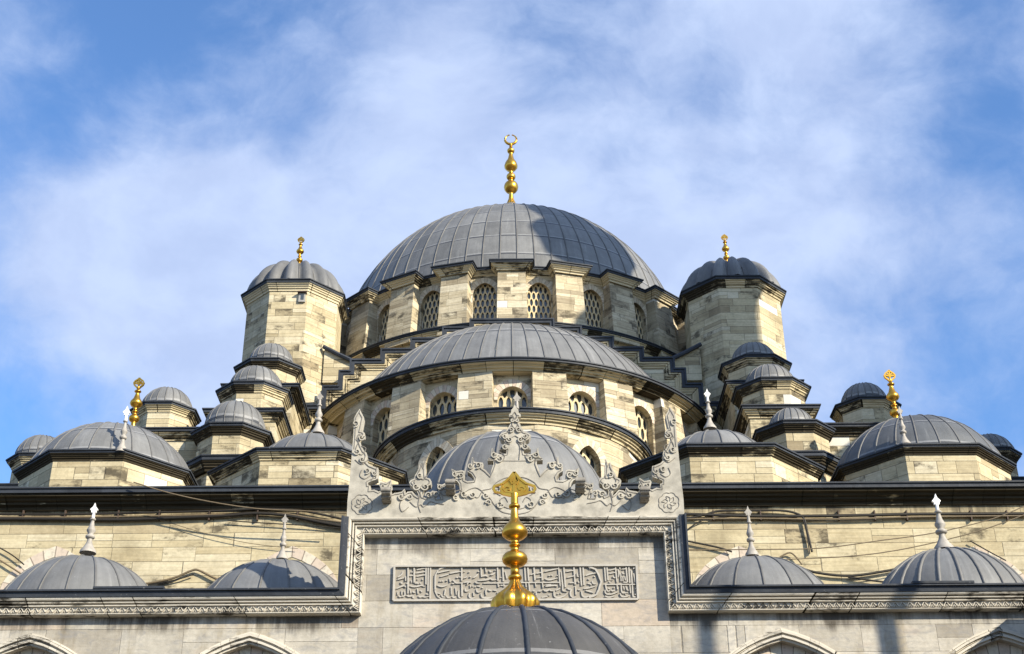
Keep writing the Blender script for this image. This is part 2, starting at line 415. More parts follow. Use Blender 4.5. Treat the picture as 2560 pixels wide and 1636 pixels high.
def thing(name, loc, label, cat, group=None):
    o = bpy.data.objects.new(name, None); COL.objects.link(o); o.location = loc; o.empty_display_size = .5
    ORG[o.name] = Vector(loc); return tag(o, label, cat, group)


def Z(H): return H + EYE


def at(px, py, Y):                          # photo pixel + distance -> point of the place
    d = pixdir(px, py); k = Y / d.y
    return Vector((d.x * k, Y, d.z * k + EYE))


def sweep(mb, path, closed, prof, mp, segs=None, smooth=False, u0=0.):
    """prof: (offset to the right of travel, height) from bottom to top; mp(a,b,h)->3D"""
    n = len(path); off = []
    for i in range(n):
        p = path[i]; a = path[i - 1] if (i > 0 or closed) else None; b = path[(i + 1) % n] if (i < n - 1 or closed) else None
        ds = []
        if a: l = math.hypot(p[0] - a[0], p[1] - a[1]); ds.append(((p[0] - a[0]) / l, (p[1] - a[1]) / l))
        if b: l = math.hypot(b[0] - p[0], b[1] - p[1]); ds.append(((b[0] - p[0]) / l, (b[1] - p[1]) / l))
        ns = [(d[1], -d[0]) for d in ds]
        if len(ns) == 1: off.append(ns[0]); continue
        m = (ns[0][0] + ns[1][0], ns[0][1] + ns[1][1]); l2 = m[0] ** 2 + m[1] ** 2
        off.append((2 * m[0] / l2, 2 * m[1] / l2))
    pl = [0.]
    for k in range(1, len(prof)): pl.append(pl[-1] + math.hypot(prof[k][0] - prof[k - 1][0], prof[k][1] - prof[k - 1][1]))
    u = u0
    for i in range(n if closed else n - 1):
        j = (i + 1) % n; L = math.hypot(path[j][0] - path[i][0], path[j][1] - path[i][1])
        if segs is None or i in segs:
            for k in range(len(prof) - 1):
                P = lambda q, w_: mp(path[q][0] + off[q][0] * prof[w_][0], path[q][1] + off[q][1] * prof[w_][0], prof[w_][1])
                mb.face([P(i, k), P(j, k), P(j, k + 1), P(i, k + 1)], [(u, pl[k]), (u + L, pl[k]), (u + L, pl[k + 1]), (u, pl[k + 1])], smooth)
        u += L


PL = lambda a, b, h: (a, b, h)              # plan sweep
def stone_prof(o, h, z): return [(0, z - h), (.16 * o, z - h), (.20 * o, z - .84 * h), (.42 * o, z - .76 * h), (.42 * o, z - .64 * h), (.60 * o, z - .60 * h), (.66 * o, z - .50 * h), (.86 * o, z - .44 * h), (.86 * o, z - .34 * h)]
def lead_prof(o, h, z, inn=.3): return [(.80 * o, z - .345 * h), (o, z - .345 * h), (o, z - .045), (o + .045, z - .045), (o + .045, z), (-inn, z + .25 * (inn + o))]
def octagon(cx, cy, R): return [(cx + R * math.cos(rad(a)), cy + R * math.sin(rad(a))) for a in (-157.5, -112.5, -67.5, -22.5, 22.5, 67.5, 112.5, 157.5)]
def wallprof(z0, z1): return [(0, z0), (0, z1)]


def walls(mb, path, closed, z0, z1, smooth=False, u0=0.):
    n = len(path); u = u0
    for i in range(n if closed else n - 1):
        a = path[i]; b = path[(i + 1) % n]; L = math.hypot(b[0] - a[0], b[1] - a[1])
        mb.face([(a[0], a[1], z0), (b[0], b[1], z0), (b[0], b[1], z1), (a[0], a[1], z1)], [(u, z0), (u + L, z0), (u + L, z1), (u, z1)], smooth); u += L


def dome(root, cx, cy, Hc, R, Hbase, nribs, nrows, m=None, ribr=.03, a0=0., a1=360., phase=0., flute=0., name='lead_dome', name2='seam', ribm=None):
    """lead covered cap: sphere of radius R centred at Hc from Hbase up, straight below the centre; rolled seams stand proud"""
    mb = MB(); N = nribs * (6 if flute else 4); zc = Z(Hc)
    t0 = math.asin(max(-1, min(1, (Hbase - Hc) / R))) if Hbase > Hc else 0.
    full = a1 - a0 >= 359.9
    M = max(12, nrows * 4); rows = []; vv = []
    def rad_at(th, ang):
        k = 1.
        if flute: k = 1 + flute * (abs(math.sin((ang - phase) * nribs / 2)) - .55)
        return R * k
    if Hbase < Hc:
        rows.append((None, Hbase)); vv.append(-.25)
    for i in range(M + 1):
        th = t0 + (math.pi / 2 - t0) * i / M
        rows.append((th, None)); vv.append(nrows * i / M)
    pts = []
    for th, hb in rows:
        row = []
        for j in range(N + 1):
            ang = rad(a0) + rad(a1 - a0) * j / N + phase
            tt = th if th is not None else 0.
            r = rad_at(tt, ang) * math.cos(tt)
            z = Z(hb) if th is None else zc + R * math.sin(tt) * (1 + (flute * (abs(math.sin((ang - phase) * nribs / 2)) - .55)) * math.cos(tt) if flute else 1)
            row.append((cx + r * math.cos(ang), cy + r * math.sin(ang), z))
        pts.append(row)
    mb.grid(pts, lambda i, j: (j * nribs / N + .001, vv[i]), True)
    shell = mb.build(name, m or LEAD, root)
    rb = MB()
    for k in range(nribs + (0 if full else 1)):
        ang = rad(a0) + rad(a1 - a0) * k / nribs + phase
        kk = 1 - (flute * .5 if flute else 0)
        line = []
        for i in range(M + 1):
            th = t0 + (math.pi / 2 - t0) * .985 * i / M
            line.append((cx + R * kk * math.cos(th) * math.cos(ang), cy + R * kk * math.cos(th) * math.sin(ang), zc + R * math.sin(th)))
        if Hbase < Hc: line.insert(0, (line[0][0], line[0][1], Z(Hbase)))
        rb.tube(line, [ribr] * (len(line) - 3) + [ribr * .8, ribr * .6, ribr * .5], 5)
    rb.build(name2, ribm or RIB, shell)
    return shell


def arch_pts(hw, spring, rise, n=9, point=.18):
    out = []
    for i in range(n + 1):
        t = math.pi * (1 - i / n) if False else None
    for i in range(2 * n + 1):
        a = math.pi - math.pi * i / (2 * n); x = math.cos(a); q = abs(x)
        z = math.sqrt(max(0, 1 - q * q)) * (1 - point) + point * (1 - q)
        out.append((hw * x, spring + rise * z))
    return out


def lattice(root, mp, hw, z0, z1, cols, d0=0., name='window'):
    """pierced plaster screen of pointed oval openings + glass behind"""
    mb = MB(); p = 2 * hw / cols; rh = p * 1.55; row = 0; z = z0 - rh * .3
    while z < z1 + rh:
        for c in range(-1, cols + 1):
            cx = -hw + (c + .5 + (.5 if row % 2 else 0)) * p
            outer = [(0, .667), (.5, .333), (.5, -.333), (0, -.667), (-.5, -.333), (-.5, .333)]
            oo = []; ii = []
            for k in range(6):
                a, b = outer[k], outer[(k + 1) % 6]
                oo += [a, ((a[0] + b[0]) / 2, (a[1] + b[1]) / 2)]
            for (x, y) in oo:
                an = math.atan2(y, x); r = .325; ii.append((r * math.cos(an), .53 * math.sin(an) * (1 if abs(x) > .02 else 1.05)))
            P = lambda q, h: mp(cx + q[0] * p, z + q[1] * rh, h)
            for k in range(12):
                a, b = oo[k], oo[(k + 1) % 12]; c2, d2 = ii[k], ii[(k + 1) % 12]
                mb.face([P(a, d0), P(b, d0), P(d2, d0), P(c2, d0)])
                mb.face([P(c2, d0), P(d2, d0), P(d2, d0 - .05), P(c2, d0 - .05)])
        z += rh; row += 1
    o = mb.build(name, LATT, root)
    g = MB(); g.face([mp(-hw * 1.1, z0 - .1, d0 - .07), mp(hw * 1.1, z0 - .1, d0 - .07), mp(hw * 1.1, z1 + .1, d0 - .07), mp(-hw * 1.1, z1 + .1, d0 - .07)])
    g.build('glass', GLASS, o)
    return o


def wall_panel(mb, mp, w0, w1, z0, z1, hw, oz0, spring, rise, depth, u0, point=.18):
    """wall between w0..w1 with one arched opening centred at 0"""
    A = arch_pts(hw, spring, rise, 8, point); n = len(A) // 2
    f = lambda pts: mb.face([mp(a, b, 0) for a, b in pts], [(u0 + a, b) for a, b in pts])
    f([(w0, z0), (w1, z0), (w1, oz0), (w0, oz0)])
    f([(w0, oz0), (-hw, oz0)] + A[:n + 1] + [(0, z1), (w0, z1)])
    f([(hw, oz0), (w1, oz0), (w1, z1), (0, z1)] + A[n:])
    B = [(-hw, oz0)] + A + [(hw, oz0)]
    for a, b in zip(B, B[1:] + B[:1]):
        mb.face([mp(*a, 0), mp(*b, 0), mp(*b, -depth), mp(*a, -depth)], [(a[0], a[1]), (b[0], b[1]), (b[0] + depth, b[1]), (a[0] + depth, a[1])])


def vous_ring(mb, mp, hw, spring, rise, wd, h, nst, point=.18, ext=0.):
    A = arch_pts(hw, spring, rise, nst, point); B = arch_pts(hw + wd, spring, rise + wd * 1.1, nst, point)
    if ext: A = [(-hw, spring - ext)] + A + [(hw, spring - ext)]; B = [(-hw - wd, spring - ext)] + B + [(hw + wd, spring - ext)]
    for i in range(len(A) - 1):
        mb.face([mp(*A[i], h), mp(*A[i + 1], h), mp(*B[i + 1], h), mp(*B[i], h)], [(i + .001, 0), (i + .999, 0), (i + .999, 1), (i + .001, 1)])
        mb.face([mp(*B[i], h), mp(*B[i + 1], h), mp(*B[i + 1], -.02), mp(*B[i], -.02)], [(i + .1, 0), (i + .9, 0), (i + .9, 1), (i + .1, 1)])
        mb.face([mp(*A[i], h), mp(*A[i + 1], h), mp(*A[i + 1], -.02), mp(*A[i], -.02)], [(i + .1, 0), (i + .9, 0), (i + .9, 1), (i + .1, 1)])


def radial(cx, cy, R, a):
    """a: degrees right of the front; local (x right, z, h outward)"""
    s_, c_ = math.sin(rad(a)), math.cos(rad(a))
    return lambda x, z, h: (cx + s_ * (R + h) + c_ * x, cy - c_ * (R + h) + s_ * x, z)


# ------------------------------------------------------------------ ground
g = MB(); g.face([(-3000, -3000, 0), (3000, -3000, 0), (3000, 3000, 0), (-3000, 3000, 0)])
tag(g.build('ground', PAVE), kind='structure')

# ------------------------------------------------------------------ great dome and its drum
DC = (0., 60.9)
gd = thing('great_dome', (0, 60.9, Z(29)), 'largest lead covered dome at the top centre on its round windowed drum', 'dome')
Rw, Rp, hp = 9.18, 9.62, .60
wallm = MB(); path = []
for k in range(24):
    a = 15 * k + 7.5; mp = radial(*DC, Rw * math.cos(rad(7.5)), a); hwf = Rw * math.sin(rad(7.5))
    aa = (a + 180) % 360 - 180
    if abs(aa) < 118:
        wall_panel(wallm, mp, -hwf, hwf, Z(28.6), Z(31.75), .52, Z(28.95), Z(30.88), .58, .26, k * 2.4)
        wd = lattice(gd, lambda x, z, h, mp=mp: mp(x, z, h - .24), .52, Z(29.0), Z(31.5), 5)
        vr = MB(); vous_ring(vr, mp, .50, Z(30.85), .55, .24, .012, 7); vr.build('arch_stones', VOUS, gd)
    else:
        wallm.face([mp(-hwf, Z(28.6), 0), mp(hwf, Z(28.6), 0), mp(hwf, Z(31.75), 0), mp(-hwf, Z(31.75), 0)], [(0, 0), (2.4, 0), (2.4, 3.1), (0, 3.1)])
wallm.build('drum_wall', DRUMST, gd)
for k in range(24):
    a = 15 * k; mp = radial(*DC, 0, a)
    p0 = mp(-hp, 0, Rw - .12); p1 = mp(-hp, 0, Rp); p2 = mp(hp, 0, Rp); p3 = mp(hp, 0, Rw - .12)
    path += [p0[:2], p1[:2], p2[:2], p3[:2]]
    aa = (a + 180) % 360 - 180
    if abs(aa) > 118: continue
    pm = MB(); w_ = hp + .05; r0, r1 = Rp + .24, Rp - .06
    P = [mp(-w_, Z(28.6), Rw - .3), mp(-w_, Z(28.6), r0), mp(w_, Z(28.6), r0), mp(w_, Z(28.6), Rw - .3)]
    T = [mp(-hp, Z(31.72), Rw - .3), mp(-hp, Z(31.72), r1), mp(hp, Z(31.72), r1), mp(hp, Z(31.72), Rw - .3)]
    u = random.uniform(0, 30)
    for i in range(3):
        L = math.dist(P[i], P[i + 1])
        pm.face([P[i], P[i + 1], T[i + 1], T[i]], [(u, P[i][2]), (u + L, P[i][2]), (u + L, T[i][2]), (u, T[i][2])]); u += L
    pm.face(T)
    pm.build('pier', DRUMST, gd)
c1 = MB(); sweep(c1, path, True, stone_prof(.33, .38, Z(32.03)), PL); c1.build('cornice', CORNL, gd)
c1 = MB(); sweep(c1, path, True, lead_prof(.33, .38, Z(32.03), .0), PL)
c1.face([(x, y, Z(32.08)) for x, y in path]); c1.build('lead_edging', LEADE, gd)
dome(gd, *DC, 31.30, 8.60, 32.03, 68, 10, ribr=.038, phase=.03, name='dome_shell')
# round ledge below the drum
lg = thing('drum_ledge', (0, 60.9, Z(27)), 'curved stone ledge ringing the foot of the great drum above the stepped wall', 'ledge')
ring = [(DC[0] + 9.62 * math.sin(rad(a)), DC[1] - 9.62 * math.cos(rad(a))) for a in range(-120, 121, 3)]
lw = MB(); walls(lw, ring, False, Z(24), Z(28.75), True); lw.build('wall', STONE, lg)
lw = MB(); sweep(lw, ring, False, stone_prof(.30, .40, Z(29.0)), PL, smooth=False); lw.build('cornice', CORN, lg)
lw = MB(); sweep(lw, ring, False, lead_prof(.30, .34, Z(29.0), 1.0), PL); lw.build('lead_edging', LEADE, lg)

# ------------------------------------------------------------------ stepped wall behind the half dome
sw = thing('stepped_wall', (0, 51, Z(20)), 'stepped gable wall with lead coping between the two octagonal towers', 'wall')
ST = [(1.75, 28.93), (2.88, 28.55), (4.19, 28.05), (5.41, 27.55), (6.65, 27.06), (7.09, 26.55), (7.73, 25.85), (8.4, 25.0)]
steps = []
lo = 24.2
for x, h in reversed(ST): steps += [(-x, Z(lo)), (-x, Z(h))]; lo = h
r_ = []
for x, z in steps: r_.append((-x, z))
pth = steps + r_[::-1]
YF = 50.9
FC = lambda a, b, h: (a, YF - h, b)
body = MB(); out = pth + [(8.4, Z(18)), (-8.4, Z(18))]
body.prism(out[::-1], lambda a, b, h: (a, YF + h, b), 0., 9.); body.build('wall', STONE, sw)
cp = MB(); sweep(cp, pth, False, [(.0, -.4), (-.03, .20), (.04, .20), (.04, .15), (.17, .15), (.17, .08)], FC); cp.build('lead_coping', LEADE, sw)
cp = MB(); sweep(cp, pth, False, [(.17, .11), (.24, .11), (.24, .06), (.30, .06), (.30, .10), (.33, .10), (.33, .045), (.43, .04), (.43, -.01)], FC); cp.build('moulding', CORN, sw)
for sx in (-1, 1):
    q = MB(); pts = [(sx * 6.3, Z(26.5)), (sx * 7.9, Z(26.5)), (sx * 7.9, Z(28.1)), (sx * 7.3, Z(27.75)), (sx * 6.3, Z(27.25))]
    q.prism(pts if sx > 0 else pts[::-1], lambda a, b, h: (a, 51.7 - h, b), -.6, 0.)
    q.build('shoulder', STONE, sw)
    q = MB(); q.tube([(sx * 6.2, 51.6, Z(27.22)), (sx * 7.3, 51.6, Z(27.78)), (sx * 7.95, 51.6, Z(28.15))], .09, 6, False); q.build('shoulder_coping', LEADE, sw)

# ------------------------------------------------------------------ half dome
hd = thing('half_dome', (0, 53.3, Z(18)), 'wide half dome with buttresses and five lattice windows in front of the great dome', 'half dome')
SC = (0., 53.3); Rs = 7.80; Rsp = 8.02; st = 19.5
wm = MB()
for k in range(-5, 6):
    a = k * st; mp = radial(*SC, Rs * math.cos(rad(st / 2)), a); hw_ = Rs * math.sin(rad(st / 2))
    if abs(k) <= 4:
        wall_panel(wm, mp, -hw_, hw_, Z(18), Z(23.9), .55, Z(20.9), Z(22.62), .56, .34, k * 2.8 + 20, .08)
        lattice(hd, lambda x, z, h, mp=mp: mp(x, z, h - .28), .57, Z(21.), Z(23.25), 4)
        vr = MB(); vous_ring(vr, mp, .55, Z(22.62), .56, .26, .012, 7, .08); vr.build('arch_stones', VOUSP, hd)
    else:
        wm.face([mp(-hw_, Z(18), 0), mp(hw_, Z(18), 0), mp(hw_, Z(23.9), 0), mp(-hw_, Z(23.9), 0)], [(0, 0), (2.6, 0), (2.6, 5.9), (0, 5.9)])
wm.build('drum_wall', SEMIST, hd)
for k in range(-5, 5):
    a = (k + .5) * st; mp = radial(*SC, 0, a); pm = MB(); hp2 = .66
    P = [mp(-hp2 - .06, Z(18), 7.3), mp(-hp2 - .06, Z(18), Rsp + .55), mp(hp2 + .06, Z(18), Rsp + .55), mp(hp2 + .06, Z(18), 7.3)]
    T = [mp(-hp2 + .03, Z(23.72), 7.3), mp(-hp2 + .03, Z(23.72), Rsp), mp(hp2 - .03, Z(23.72), Rsp), mp(hp2 - .03, Z(23.72), 7.3)]
    u = random.uniform(0, 30)
    for i in range(3):
        L = math.dist(P[i], P[i + 1])
        pm.face([P[i], P[i + 1], T[i + 1], T[i]], [(u, P[i][2]), (u + L, P[i][2]), (u + L, T[i][2]), (u, T[i][2])]); u += L
    pm.face(T); pm.build('buttress', SEMIST, hd)
ring = [(SC[0] + 7.98 * math.sin(rad(a)), SC[1] - 7.98 * math.cos(rad(a))) for a in range(-100, 101, 2)]
q = MB(); sweep(q, ring, False, [(-.4, Z(23.62)), (.02, Z(23.62))] + stone_prof(.45, .37, Z(24.0)), PL, smooth=False); q.build('cornice', CORN, hd)
q = MB(); sweep(q, ring, False, lead_prof(.45, .37, Z(24.0), 1.0), PL); q.build('lead_edging', LEADE, hd)
dome(hd, *SC, 20.9, 8.08, 24.05, 36, 3, ribr=.036, a0=180, a1=360, name='dome_shell')

# ------------------------------------------------------------------ small apse in front of the half dome
ex = thing('apse', (0, 45.6, Z(15)), 'round apse with two arched lattice windows below the half dome', 'apse')
EC = (0., 45.6); Re = 4.64; wm = MB(); ang = -95.5; u = 0.
while ang < 95.4:
    w_ = [a for a in (-66, -33, 0, 33, 66) if abs(a - 10 - ang) < .6]
    if w_:
        a = w_[0]; hh = 10.; mp = radial(*EC, Re * math.cos(rad(hh)), a); hw_ = Re * math.sin(rad(hh))
        wall_panel(wm, mp, -hw_, hw_, Z(14.8), Z(19.7), .45, Z(16.6), Z(18.45), .58, .32, u + hw_, .3)
        lattice(ex, lambda x, z, h, mp=mp: mp(x, z, h - .26), .47, Z(16.7), Z(19.2), 3)
        vr = MB(); vous_ring(vr, mp, .45, Z(18.45), .58, .30, .015, 8, .3, .9); vr.build('arch_stones', VOUS, ex)
        ang += 20.; u += 2 * hw_
    else:
        hh = 3.25; a = ang + hh; mp = radial(*EC, Re * math.cos(rad(hh)), a); hw_ = Re * math.sin(rad(hh))
        wm.face([mp(-hw_, Z(14.8), 0), mp(hw_, Z(14.8), 0), mp(hw_, Z(19.7), 0), mp(-hw_, Z(19.7), 0)], [(u, Z(14.8)), (u + 2 * hw_, Z(14.8)), (u + 2 * hw_, Z(19.7)), (u, Z(19.7))])
        ang += 6.5; u += 2 * hw_
wm.build('wall', SEMIST, ex)
ring = [(EC[0] + 4.62 * math.sin(rad(a)), EC[1] - 4.62 * math.cos(rad(a))) for a in range(-99, 100, 3)]
q = MB(); sweep(q, ring, False, stone_prof(.33, .44, Z(19.9)), PL); q.build('cornice', CORN, ex)
q = MB(); sweep(q, ring, False, lead_prof(.33, .44, Z(19.9), .8), PL); q.build('lead_edging', LEADE, ex)
q = MB(); rows = [[(EC[0] + r * math.sin(rad(a)), EC[1] - r * math.cos(rad(a)), Z(h)) for a in range(-99, 100, 3)] for r, h in ((4.3, 20.1), (2.5, 20.7), (.1, 21.))]
q.grid(rows, lambda i, j: (j / 6, i)); q.build('lead_roof', LEAD, ex)


# ------------------------------------------------------------------ finials
def crest_plate(mb, c, wd, ht, th, kind):
    """flat openwork ornament in the XZ plane, bottom centre at c"""
    mp = lambda a, b, h: (c[0] + a * wd, c[1] - h, c[2] + b * ht)
    if kind == 'big':
        o = [(0, 1), (.13, .72), (.30, .50), (.50, .40), (.52, .28), (.48, .15), (.35, .12), (.28, .06), (.12, 0), (0, -.02)]
        loop = o + [(-x, y) for x, y in reversed(o[1:-1])] + [o[0]]
        rb = lambda pts, w_: mb.ribbon([(x, y) for x, y in pts], w_, mp, -th / 2, th / 2)
        rb(loop, .07)
        mb.prism([(0, .97), (.12, .72), (.27, .50), (.34, .42), (.32, .08), (.12, .02), (-.12, .02), (-.32, .08), (-.34, .42), (-.27, .50), (-.12, .72)], mp, -th / 5, th / 5)
        for s_ in (-1, 1):
            rb([(0, .86), (s_ * .10, .62), (s_ * .05, .48), (0, .55)], .06)
            rb([(s_ * .06, .12), (s_ * .22, .16), (s_ * .28, .28), (s_ * .20, .38), (s_ * .10, .32), (s_ * .14, .22)], .06)
            rb([(s_ * .28, .10), (s_ * .34, .26), (s_ * .30, .42)], .06)
        rb([(0, -.02), (0, .3), (0, .9)], .07)
        mb.prism([(-.26, .02), (.0, -.03), (.26, .02), (.30, .12), (.0, .16), (-.30, .12)], mp, -th / 2, th / 2)
        mb.prism([(-.10, .60), (.10, .60), (0, .98)], mp, -th / 2, th / 2)
    else:
        o = [(0, 1), (.16, .84), (.38, .70), (.50, .50), (.42, .30), (.22, .14), (.10, 0)]
        loop = o + [(-x, y) for x, y in reversed(o[1:])]; loop.append(o[0])
        mb.ribbon(loop, .13, mp, -th / 2, th / 2)
        mb.ribbon([(0, .1), (0, .9)], .12, mp, -th / 2, th / 2)
        mb.ribbon([(-.4, .5), (0, .42), (.4, .5)], .12, mp, -th / 2, th / 2)
        mb.ribbon([(-.25, .66), (0, .56), (.25, .66)], .12, mp, -th / 2, th / 2)


def bead(r, z, h, r0):                     # one turned ball on a shaft of radius r0
    return [(r0, z - h / 2)] + [(r0 + (r - r0) * math.cos(t), z + h / 2 * math.sin(t)) for t in [rad(x) for x in (-75, -50, -25, 0, 25, 50, 75)]] + [(r0, z + h / 2)]


def gold_finial(base, hgt, label, kind, group='gilded finials on the domes', rs=1.):
    r = thing('gilded_finial', base, label, 'finial', group); c = base
    k = hgt
    if kind == 'crescent':
        p = [(.088 * k, 0), (.055 * k, .06 * k), (.036 * k, .115 * k), (.036 * k, .12 * k)]
        bm = MB(); bm.lathe([(a * rs, b) for a, b in p], c, 48, lob=(.25, 12, .1 * k)); bm.build('base', GOLD, r)
        p = [(.036 * k, .115 * k), (.03 * k, .17 * k)] + bead(.103 * k, .275 * k, .15 * k, .029 * k) + bead(.066 * k, .42 * k, .08 * k, .027 * k)
        p += [(.027 * k, .50 * k)] + [(.06 * k, .515 * k), (.093 * k, .55 * k), (.096 * k, .575 * k), (.08 * k, .62 * k), (.045 * k, .67 * k), (.027 * k, .74 * k)] + bead(.054 * k, .79 * k, .06 * k, .023 * k) + [(.022 * k, .885 * k)]
        sm_ = MB(); sm_.lathe([(a * rs, b) for a, b in p], c, 24); sm_.build('stem', GOLD, r)
        cr = MB(); R_ = .075 * k * .9; pts = []; rr = []
        for i in range(25):
            a = rad(-90 + 168 * (i - 12) / 12); pts.append((c[0] + R_ * math.cos(a), c[1], c[2] + .955 * k + R_ * math.sin(a))); rr.append(max(.0075 * k, .0165 * k * math.cos(rad(88 * (i - 12) / 12)) ** .7))
        cr.tube(pts, rr, 8); cr.build('crescent', GOLD, r)
    elif kind == 'big':
        p = [(.145 * k, -.02 * k), (.158 * k, .02 * k), (.16 * k, .05 * k), (.14 * k, .085 * k), (.09 * k, .125 * k), (.05 * k, .165 * k), (.034 * k, .205 * k)]
        bm = MB(); bm.lathe(p, c, 96, lob=(.16, 10, .17 * k)); bm.build('base', GOLD, r)
        p = [(.034 * k, .20 * k)] + bead(.048 * k, .225 * k, .035 * k, .032 * k) + bead(.09 * k, .36 * k, .105 * k, .03 * k) + bead(.04 * k, .46 * k, .02 * k, .029 * k)
        p += [(.029 * k, .50 * k), (.06 * k, .51 * k), (.088 * k, .535 * k), (.092 * k, .565 * k), (.075 * k, .60 * k), (.045 * k, .63 * k), (.033 * k, .655 * k), (.031 * k, .66 * k), (.024 * k, .735 * k)] + bead(.041 * k, .752 * k, .032 * k, .024 * k) + [(.027 * k, .78 * k), (.025 * k, .85 * k)]
        sm_ = MB(); sm_.lathe(p, c, 32); sm_.build('stem', GOLD, r)
        cr = MB(); crest_plate(cr, (c[0], c[1], c[2] + .835 * k), .285 * k, .18 * k, .018 * k, 'big'); cr.build('crest', GOLD, r)
    else:
        p = [(.10 * k, 0), (.11 * k, .015 * k), (.075 * k, .04 * k), (.045 * k, .09 * k), (.035 * k, .16 * k), (.04 * k, .22 * k)] + bead(.085 * k, .28 * k, .11 * k, .036 * k) + bead(.05 * k, .40 * k, .03 * k, .03 * k)
        p += [(.03 * k, .48 * k), (.075 * k, .50 * k), (.10 * k, .54 * k), (.09 * k, .58 * k), (.055 * k, .63 * k), (.034 * k, .70 * k)] + bead(.055 * k, .76 * k, .035 * k, .026 * k) + [(.022 * k, .84 * k)]
        sm_ = MB(); sm_.lathe(p, c, 24); sm_.build('stem', GOLD, r)
        cr = MB(); crest_plate(cr, (c[0], c[1], c[2] + .82 * k), .165 * k, .18 * k, .03 * k, 'leaf'); cr.build('crest', GOLD, r)
    return r


def stone_finial(base, hgt, label, tip, group='carved marble finials on the small domes', thin=1.):
    r = thing('marble_finial', base, label, 'finial', group); c = base; k = hgt; q = thin
    p = [(.16 * k * q, -.03 * k), (.15 * k * q, .02 * k), (.10 * k * q, .09 * k), (.062 * k * q, .17 * k), (.048 * k * q, .22 * k), (.05 * k * q, .255 * k)] + bead(.092 * k * q, .30 * k, .08 * k, .05 * k * q)
    p += [(.048 * k * q, .36 * k), (.085 * k * q, .42 * k), (.082 * k * q, .45 * k), (.05 * k * q, .52 * k), (.034 * k * q, .61 * k)] + bead(.058 * k * q, .66 * k, .045 * k, .034 * k * q) + [(.03 * k * q, .70 * k)]
    sm_ = MB(); sm_.lathe(p, c, 20); sm_.build('stem', MSTONE, r)
    t = MB(); t.tube([(c[0], c[1], c[2] + .67 * k), (c[0], c[1], c[2] + .86 * k)], [.034 * k, .024 * k], 8)
    o = [(0, 1), (.16, .62), (.5, .34), (.44, .24), (.32, .20), (.30, .0), (-.30, .0), (-.32, .20), (-.44, .24), (-.5, .34), (-.16, .62)]
    mp = lambda a, b, h: (c[0] + a * .15 * k, c[1] - h, c[2] + (.80 + b * .20) * k)
    t.prism([(a, b) for a, b in o], mp, -.022 * k, .022 * k)
    t.build('tip', MWHITE if tip == 'white' else MSTONE, r)
    return r


# ------------------------------------------------------------------ towers, turrets, small domes
def oct_building(name, cat, label, cx, cy, Re_, Hev, o, h, Hbot, dR, dHc, nr, rows, group=None, m=STONE, cm=CORN, ribr=.03, flute=0., phase=None, leadm=None):
    t = thing(name, (cx, cy, Z(Hbot)), label, cat, group)
    Rb = Re_ - o / .924
    q = MB(); walls(q, octagon(cx, cy, Rb), True, Z(Hbot), Z(Hev - h * .95), u0=random.uniform(0, 20)); q.build('wall', m, t)
    q = MB(); sweep(q, octagon(cx, cy, Rb), True, stone_prof(o, h, Z(Hev)), PL, u0=random.uniform(0, 9)); q.build('cornice', cm, t)
    q = MB(); sweep(q, octagon(cx, cy, Rb), True, lead_prof(o, h, Z(Hev), Rb * .18), PL); q.build('lead_edging', LEADE, t)
    dome(t, cx, cy, dHc, dR, Hev + .02, nr, rows, ribr=ribr, flute=flute, phase=math.pi / nr if phase is None else phase, m=leadm)
    return t


tl = oct_building('octagonal_tower', 'tower', 'tall octagonal stone tower with ribbed lead dome left of the great dome', -9.5, 53.0, 2.40, 31.0, .27, .46, 19, 2.06, 30.80, 16, 1, 'corner towers beside the great dome', TOWERST, CORNL, flute=.20, leadm=LEADN)
tr = oct_building('octagonal_tower', 'tower', 'tall octagonal stone tower with ribbed lead dome right of the great dome', 9.62, 53.0, 2.44, 31.0, .27, .46, 19, 2.14, 30.70, 16, 1, 'corner towers beside the great dome', TOWERST, CORN, flute=.20, leadm=LEADN)
G = 'small domed turrets stepping down beside the towers'
TUR = [('upper', -9.6, 49.1, 1.42, 25.6, 23.9, .88, 25.95, 'left'), ('middle', -9.47, 46.0, 1.42, 23.0, 21.4, .98, 23.2, 'left'), ('lowest', -9.62, 43.8, 1.45, 20.3, 18.6, 1.04, 20.6, 'left'),
       ('upper', 9.6, 49.1, 1.46, 25.6, 23.9, .89, 25.85, 'right'), ('middle', 9.5, 46.0, 1.46, 23.0, 21.4, .95, 23.15, 'right'), ('lowest', 9.66, 43.9, 1.45, 20.3, 18.6, .80, 20.5, 'right')]
for nm, x, y, R_, H_, Hb, dr, dh, sd_ in TUR:
    oct_building('domed_turret', 'turret', {'upper': 'small octagonal domed turret directly under the %s tower, highest of its row of three', 'middle': 'small octagonal domed turret, middle one of the three stepping down the %s side', 'lowest': 'small octagonal domed turret, lowest of three stepping down the %s side, nearest the low domes'}[nm] % sd_,
                 x, y, R_, H_, .22, .38, Hb, dr, dh, 20, 1, G, STONE, CORND if nm == 'lowest' else CORN, ribr=.022)
for x, y, R_, H_, Hb, dr, dh, lab in ((-12.5, 45.4, 1.24, 22., 20.4, .92, 22.1, 'small domed turret standing alone behind the big low dome on the left'), (12.72, 45.4, 1.24, 22., 20.4, .82, 22.2, 'small domed turret standing alone behind the big low dome on the right'),
                                (-16.65, 45.2, 1.12, 20., 17.6, .90, 20.15, 'small domed turret at the far left edge'), (16.8, 45.2, 1.05, 20., 17.6, .90, 19.95, 'small domed turret at the far right edge')):
    oct_building('domed_turret', 'turret', lab, x, y, R_, H_, .2, .34, Hb, dr, dh, 20, 1, G, STONE, CORN, ribr=.022)


